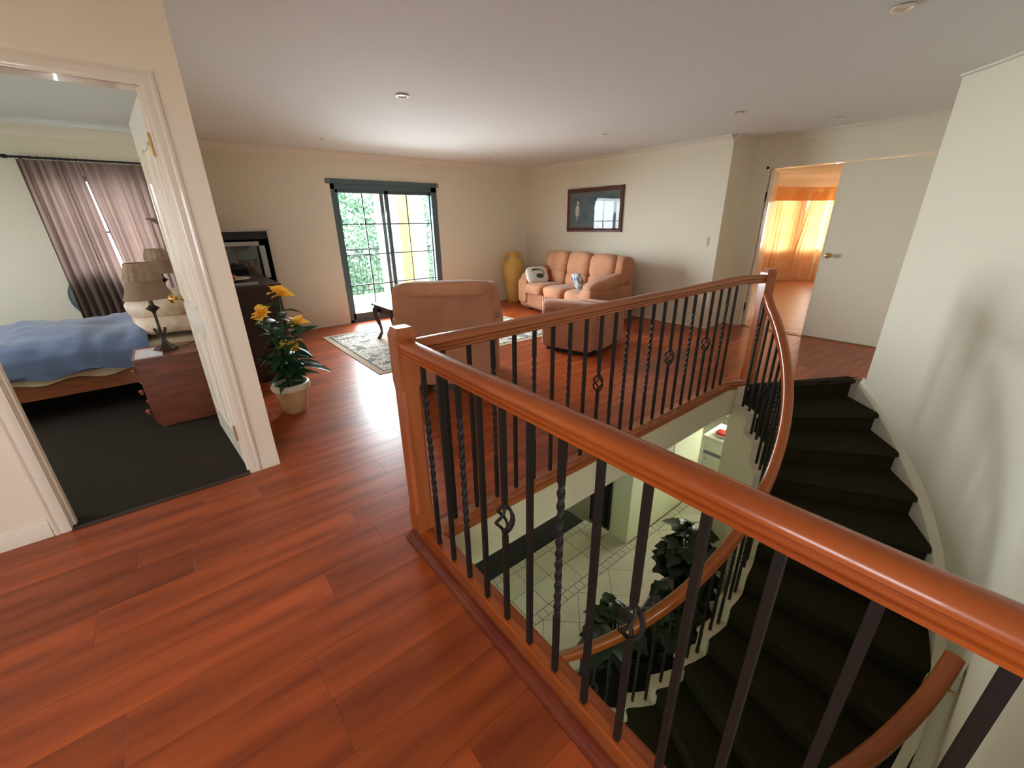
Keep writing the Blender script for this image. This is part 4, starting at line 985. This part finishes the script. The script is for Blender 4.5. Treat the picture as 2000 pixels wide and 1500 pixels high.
def lamp(label, cx, cy, zb, sc=1.0):
    t = thing('table_lamp', label, 'lamp', (cx, cy, zb))
    h = .66 * sc
    MB().lathe([(.075, 0), (.078, .012), (.06, .03), (.035, .05), (.02, .075), (.014, .10)], 6, (cx, cy, zb)).build('base', DBRONZE, t)
    MB().lathe([(.010, .09), (.009, .28), (.014, .30), (.045, .325), (.016, .35), (.014, .37), (.012, .42), (.008, .46)], 14, (cx, cy, zb)).build('stem', DBRONZE, t, smooth=True)
    for q in range(3):
        a = q * 2.09 + .5; MB().tube([(cx, cy, zb + .06), (cx + .02 * math.cos(a), cy + .02 * math.sin(a), zb + .12), (cx + .04 * math.cos(a), cy + .04 * math.sin(a), zb + .17)], [.01, .008, .012], 6).build('leaf_ornament', DBRONZE, t)
    zs = zb + .40
    prof_ = [(.150, 0), (.128, .06), (.105, .13), (.093, .19), (.085, .255)]
    b = MB(); n_ = 30
    for r_, z in prof_:
        for k in range(n_): a = 2 * math.pi * k / n_; b.v.append((cx + r_ * math.cos(a), cy + r_ * math.sin(a), zs + z))
    for i in range(len(prof_) - 1):
        for k in range(n_): b.f.append((i * n_ + k, i * n_ + (k + 1) % n_, (i + 1) * n_ + (k + 1) % n_, (i + 1) * n_ + k))
    b.build('lamp_shade', SHADE, t, smooth='all')
    b = MB(); n_ = 60
    pr2 = [(.112, .135), (.104, .19), (.094, .225), (.087, .256)]
    for j, (r_, z) in enumerate(pr2):
        for k in range(n_): a = 2 * math.pi * k / n_; rr_ = r_ * (1 + (.05 if j < 2 else .015) * math.sin(15 * a)); b.v.append((cx + rr_ * math.cos(a), cy + rr_ * math.sin(a), zs + z))
    for i in range(3):
        for k in range(n_): b.f.append((i * n_ + k, i * n_ + (k + 1) % n_, (i + 1) * n_ + (k + 1) % n_, (i + 1) * n_ + k))
    b.build('shade_frill', SHADE2, t, smooth='all')
    return t
lp = lamp('table lamp with frilled taupe shade on the nightstand', -.155, 4.12, NZ + .02)
MB().tube([(-.09, 4.13, NZ + .03), (-.02, 4.17, NZ + .026), (.04, 4.25, NZ + .03), (.10, 4.28, NZ + .05)], .003, 6).build('power_cord', DARKC, lp)
lamp('table lamp with frilled taupe shade beyond the bed', -.06, 6.12, .58)
fs = thing('far_bedside_table', 'small timber bedside table beyond the bed', 'bedside table', (-.06, 6.15, 0))
MB().box((-.25, 6.02, .05), (.13, 6.28, .56)).build('body', NIGHTW, fs); MB().box((-.26, 6.01, .56), (.14, 6.29, .58)).build('top', NIGHTW, fs); MB().box((-.23, 6.04, 0), (.11, 6.26, .05)).build('plinth', NIGHTW, fs)
sf = thing('corner_shelf', 'small brown wall shelf above the bed head', 'shelf', (.08, 5.3, 1.5))
MB().box((-.04, 5.2, 1.515), (.158, 5.44, 1.53)).build('board', NIGHTW, sf)
v = [(-.02, 5.3, 1.515), (.158, 5.3, 1.515), (.158, 5.3, 1.38), (.06, 5.3, 1.45)]; v += [(x, 5.33, z) for x, y_, z in v]
MB().add(v, [(0, 1, 2, 3), (7, 6, 5, 4), (0, 4, 5, 1), (1, 5, 6, 2), (2, 6, 7, 3), (3, 7, 4, 0)]).build('bracket', NIGHTW, sf)
bc = thing('bedroom_curtains', 'mauve curtains on a black rod over the bedroom window', 'curtain', (-.4, 6.45, 0))
MB().tube([(-.93, 6.5, 2.105), (.15, 6.5, 2.105)], .011, 8).puff((-.95, 6.5, 2.105), (.028, .02, .02), .9, 10).build('curtain_rod', DARKC, bc)
for x in (-.86, .1): MB().tube([(x, 6.5, 2.1), (x, 6.6, 2.1)], .007, 6).build('rod_bracket', DARKC, bc)
for i in range(9): MB().tube([(-.84 + i * .055, 6.50 + .013 * math.cos(t), 2.105 + .016 * math.sin(t)) for t in [k * math.pi / 4 for k in range(9)]], .0025, 4, cap=False).build('curtain_ring', DARKC, bc)
curtain('curtain_drop', PURP, [(-.88, 6.48), (-.375, 6.48)], .04, 2.085, 7, .034, bc, seed=11, bow=lambda t, z: .03 * z * (1 - t) - t * .075 * (1 - min(1, z * 1.4)))
curtain('curtain_drop', PURP, [(-.445, 6.48), (.15, 6.48)], .04, 2.085, 8, .034, bc, seed=12, bow=lambda t, z: (1 - t) * .105 * min(1, z * 1.4))
rm = thing('round_mirror', 'round grey framed wall mirror half hidden by the left bedroom curtain', 'mirror', (-.64, 6.59, .74))
for nm_, r0, r1, m_ in (('frame', .25, .27, ALU), ('mirror_glass', .0, .25, mat('grey_mirror', lin(150, 156, 158), .15, metal=.6))):
    v = []; n_ = 36
    for k in range(n_):
        a = 2 * math.pi * k / n_
        for r_, yy in ((max(r0, .001), 6.575), (r1, 6.575), (r1, 6.598), (max(r0, .001), 6.598)): v.append((-.64 + r_ * math.cos(a), yy, .74 + r_ * math.sin(a)))
    MB().add(v, [(k * 4 + q, k * 4 + (q + 1) % 4, ((k + 1) % n_) * 4 + (q + 1) % 4, ((k + 1) % n_) * 4 + q) for k in range(n_) for q in range(4)]).build(nm_, m_, rm, smooth=True)

# ================================================================= CEILING FITTINGS
LM_ = thing('downlight', 'round recessed downlight with a bright ring in front of the patio door', 'ceiling light', (1.78, 3.55, 2.4))
MB().lathe([(.035, -.001), (.052, -.006), (.052, -.010), (.040, -.012), (.034, -.004)], 24, (1.78, 3.55, 2.4)).build('ring', TRIM, LM_, smooth=True)
MB().lathe([(.034, -.003), (.02, -.003)], 20, (1.78, 3.55, 2.4)).build('lens', SMOKE, LM_)
for (x, y_, lb) in ((4.615, 2.218, 'recessed downlight above the right end of the far balustrade'), (5.724, 1.688, 'recessed downlight above the double door landing'), (3.098, .756, 'recessed downlight over the stairs at the top of the photo'), (1.788, 5.73, 'tiny recessed downlight left of the patio door'), (4.346, 5.854, 'tiny recessed downlight near the far corner'), (4.367, 3.629, 'tiny recessed downlight in the middle of the living room ceiling')):
    c = copy_tree(LM_); c.location = (x, y_, 2.4); c['label'] = lb
    s_ = 1.0 if y_ < 3 else .45
    c.scale = (s_, s_, 1)

# ================================================================= OUTSIDE
struct(MB().box((1.0, 6.8, -.25), (7.0, 9.6, -.04)).build('floor_balcony', GRAVEL))
rl_ = thing('balcony_railing', 'black metal balcony railing outside the patio door', 'railing', (3.0, 9.5, 0))
MB().box((1.0, 9.47, .93), (6.9, 9.53, .97)).build('top_rail', MUNT, rl_); MB().box((1.0, 9.48, .80), (6.9, 9.51, .82)).build('upper_rail', MUNT, rl_); MB().box((1.0, 9.48, .06), (6.9, 9.51, .08)).build('bottom_rail', MUNT, rl_)
for i in range(46): MB().box((1.0 + i * .13, 9.488, .0), (1.012 + i * .13, 9.502, .81)).build('bar', MUNT, rl_)
for x in (1.0, 6.88): MB().box((x, 9.47, -.04), (x + .04, 9.53, .95)).build('post', MUNT, rl_)
col_ = thing('balcony_column', 'cream and yellow rendered column outside the patio door', 'column', (4.1, 8.2, -.04))
MB().box((3.70, 7.98, -.04), (3.93, 8.4, 3.4)).build('shaft', GLASSW, col_)
MB().box((3.93, 8.0, -.04), (4.25, 8.45, 3.4)).build('side_pier', GRAVEL, col_); MB().box((3.42, 8.0, -.04), (3.70, 8.45, 3.4)).build('side_pier', GRAVEL, col_)
struct(MB().box((-40, 6.9, -4.2), (60, 70, -4.0)).build('ground', GRASS))
struct(MB().box((-60, -50, -4.3), (60, 6.8, -4.05)).build('ground_near', GRASS))
def tree(label, cx, cy, zc, rx, ry, rz, n, seed):
    r_ = random.Random(seed); t = thing('tree', label, 'tree', (cx, cy, -4.0), 'trees beyond the balcony')
    MB().tube([(cx, cy, -4.0), (cx + .1, cy, -2.0), (cx, cy, zc)], [.22, .16, .08], 8).build('trunk', BARK, t)
    b = MB()
    for i in range(n):
        while True:
            q = Vector((r_.uniform(-1, 1), r_.uniform(-1, 1), r_.uniform(-1, 1)))
            if .35 < q.length < 1: break
        q = q * (1 + .35 * noise.noise(q * 2.5 + Vector((seed, 0, 0)))); P = Vector((cx + q.x * rx, cy + q.y * ry, zc + q.z * rz)); s_ = r_.uniform(.06, .13)
        a = Vector((r_.uniform(-1, 1), r_.uniform(-1, 1), r_.uniform(-1, 1))).normalized(); c = a.orthogonal().normalized()
        b.add([P - a * s_, P + c * s_ * .5, P + a * s_, P - c * s_ * .5], [(0, 1, 2, 3)])
    stuff(b.build('foliage', FOL, t))
tree('broad green tree beyond the balcony railing, left pane', 4.9, 16.0, .6, 2.4, 1.8, 3.6, 9000, 1)
tree('green tree beyond the balcony railing behind the column', 9.9, 16.5, .8, 2.4, 1.8, 3.8, 8000, 2)
tree('low green bush like tree at the left of the patio view', 2.6, 12.2, -1.2, 1.4, 1.3, 2.0, 6000, 3)
tree('green tree seen between railing and column', 5.9, 12.2, -1.4, 1.6, 1.2, 1.9, 6000, 4)
print('boards', nb, 'tiles', nt_)
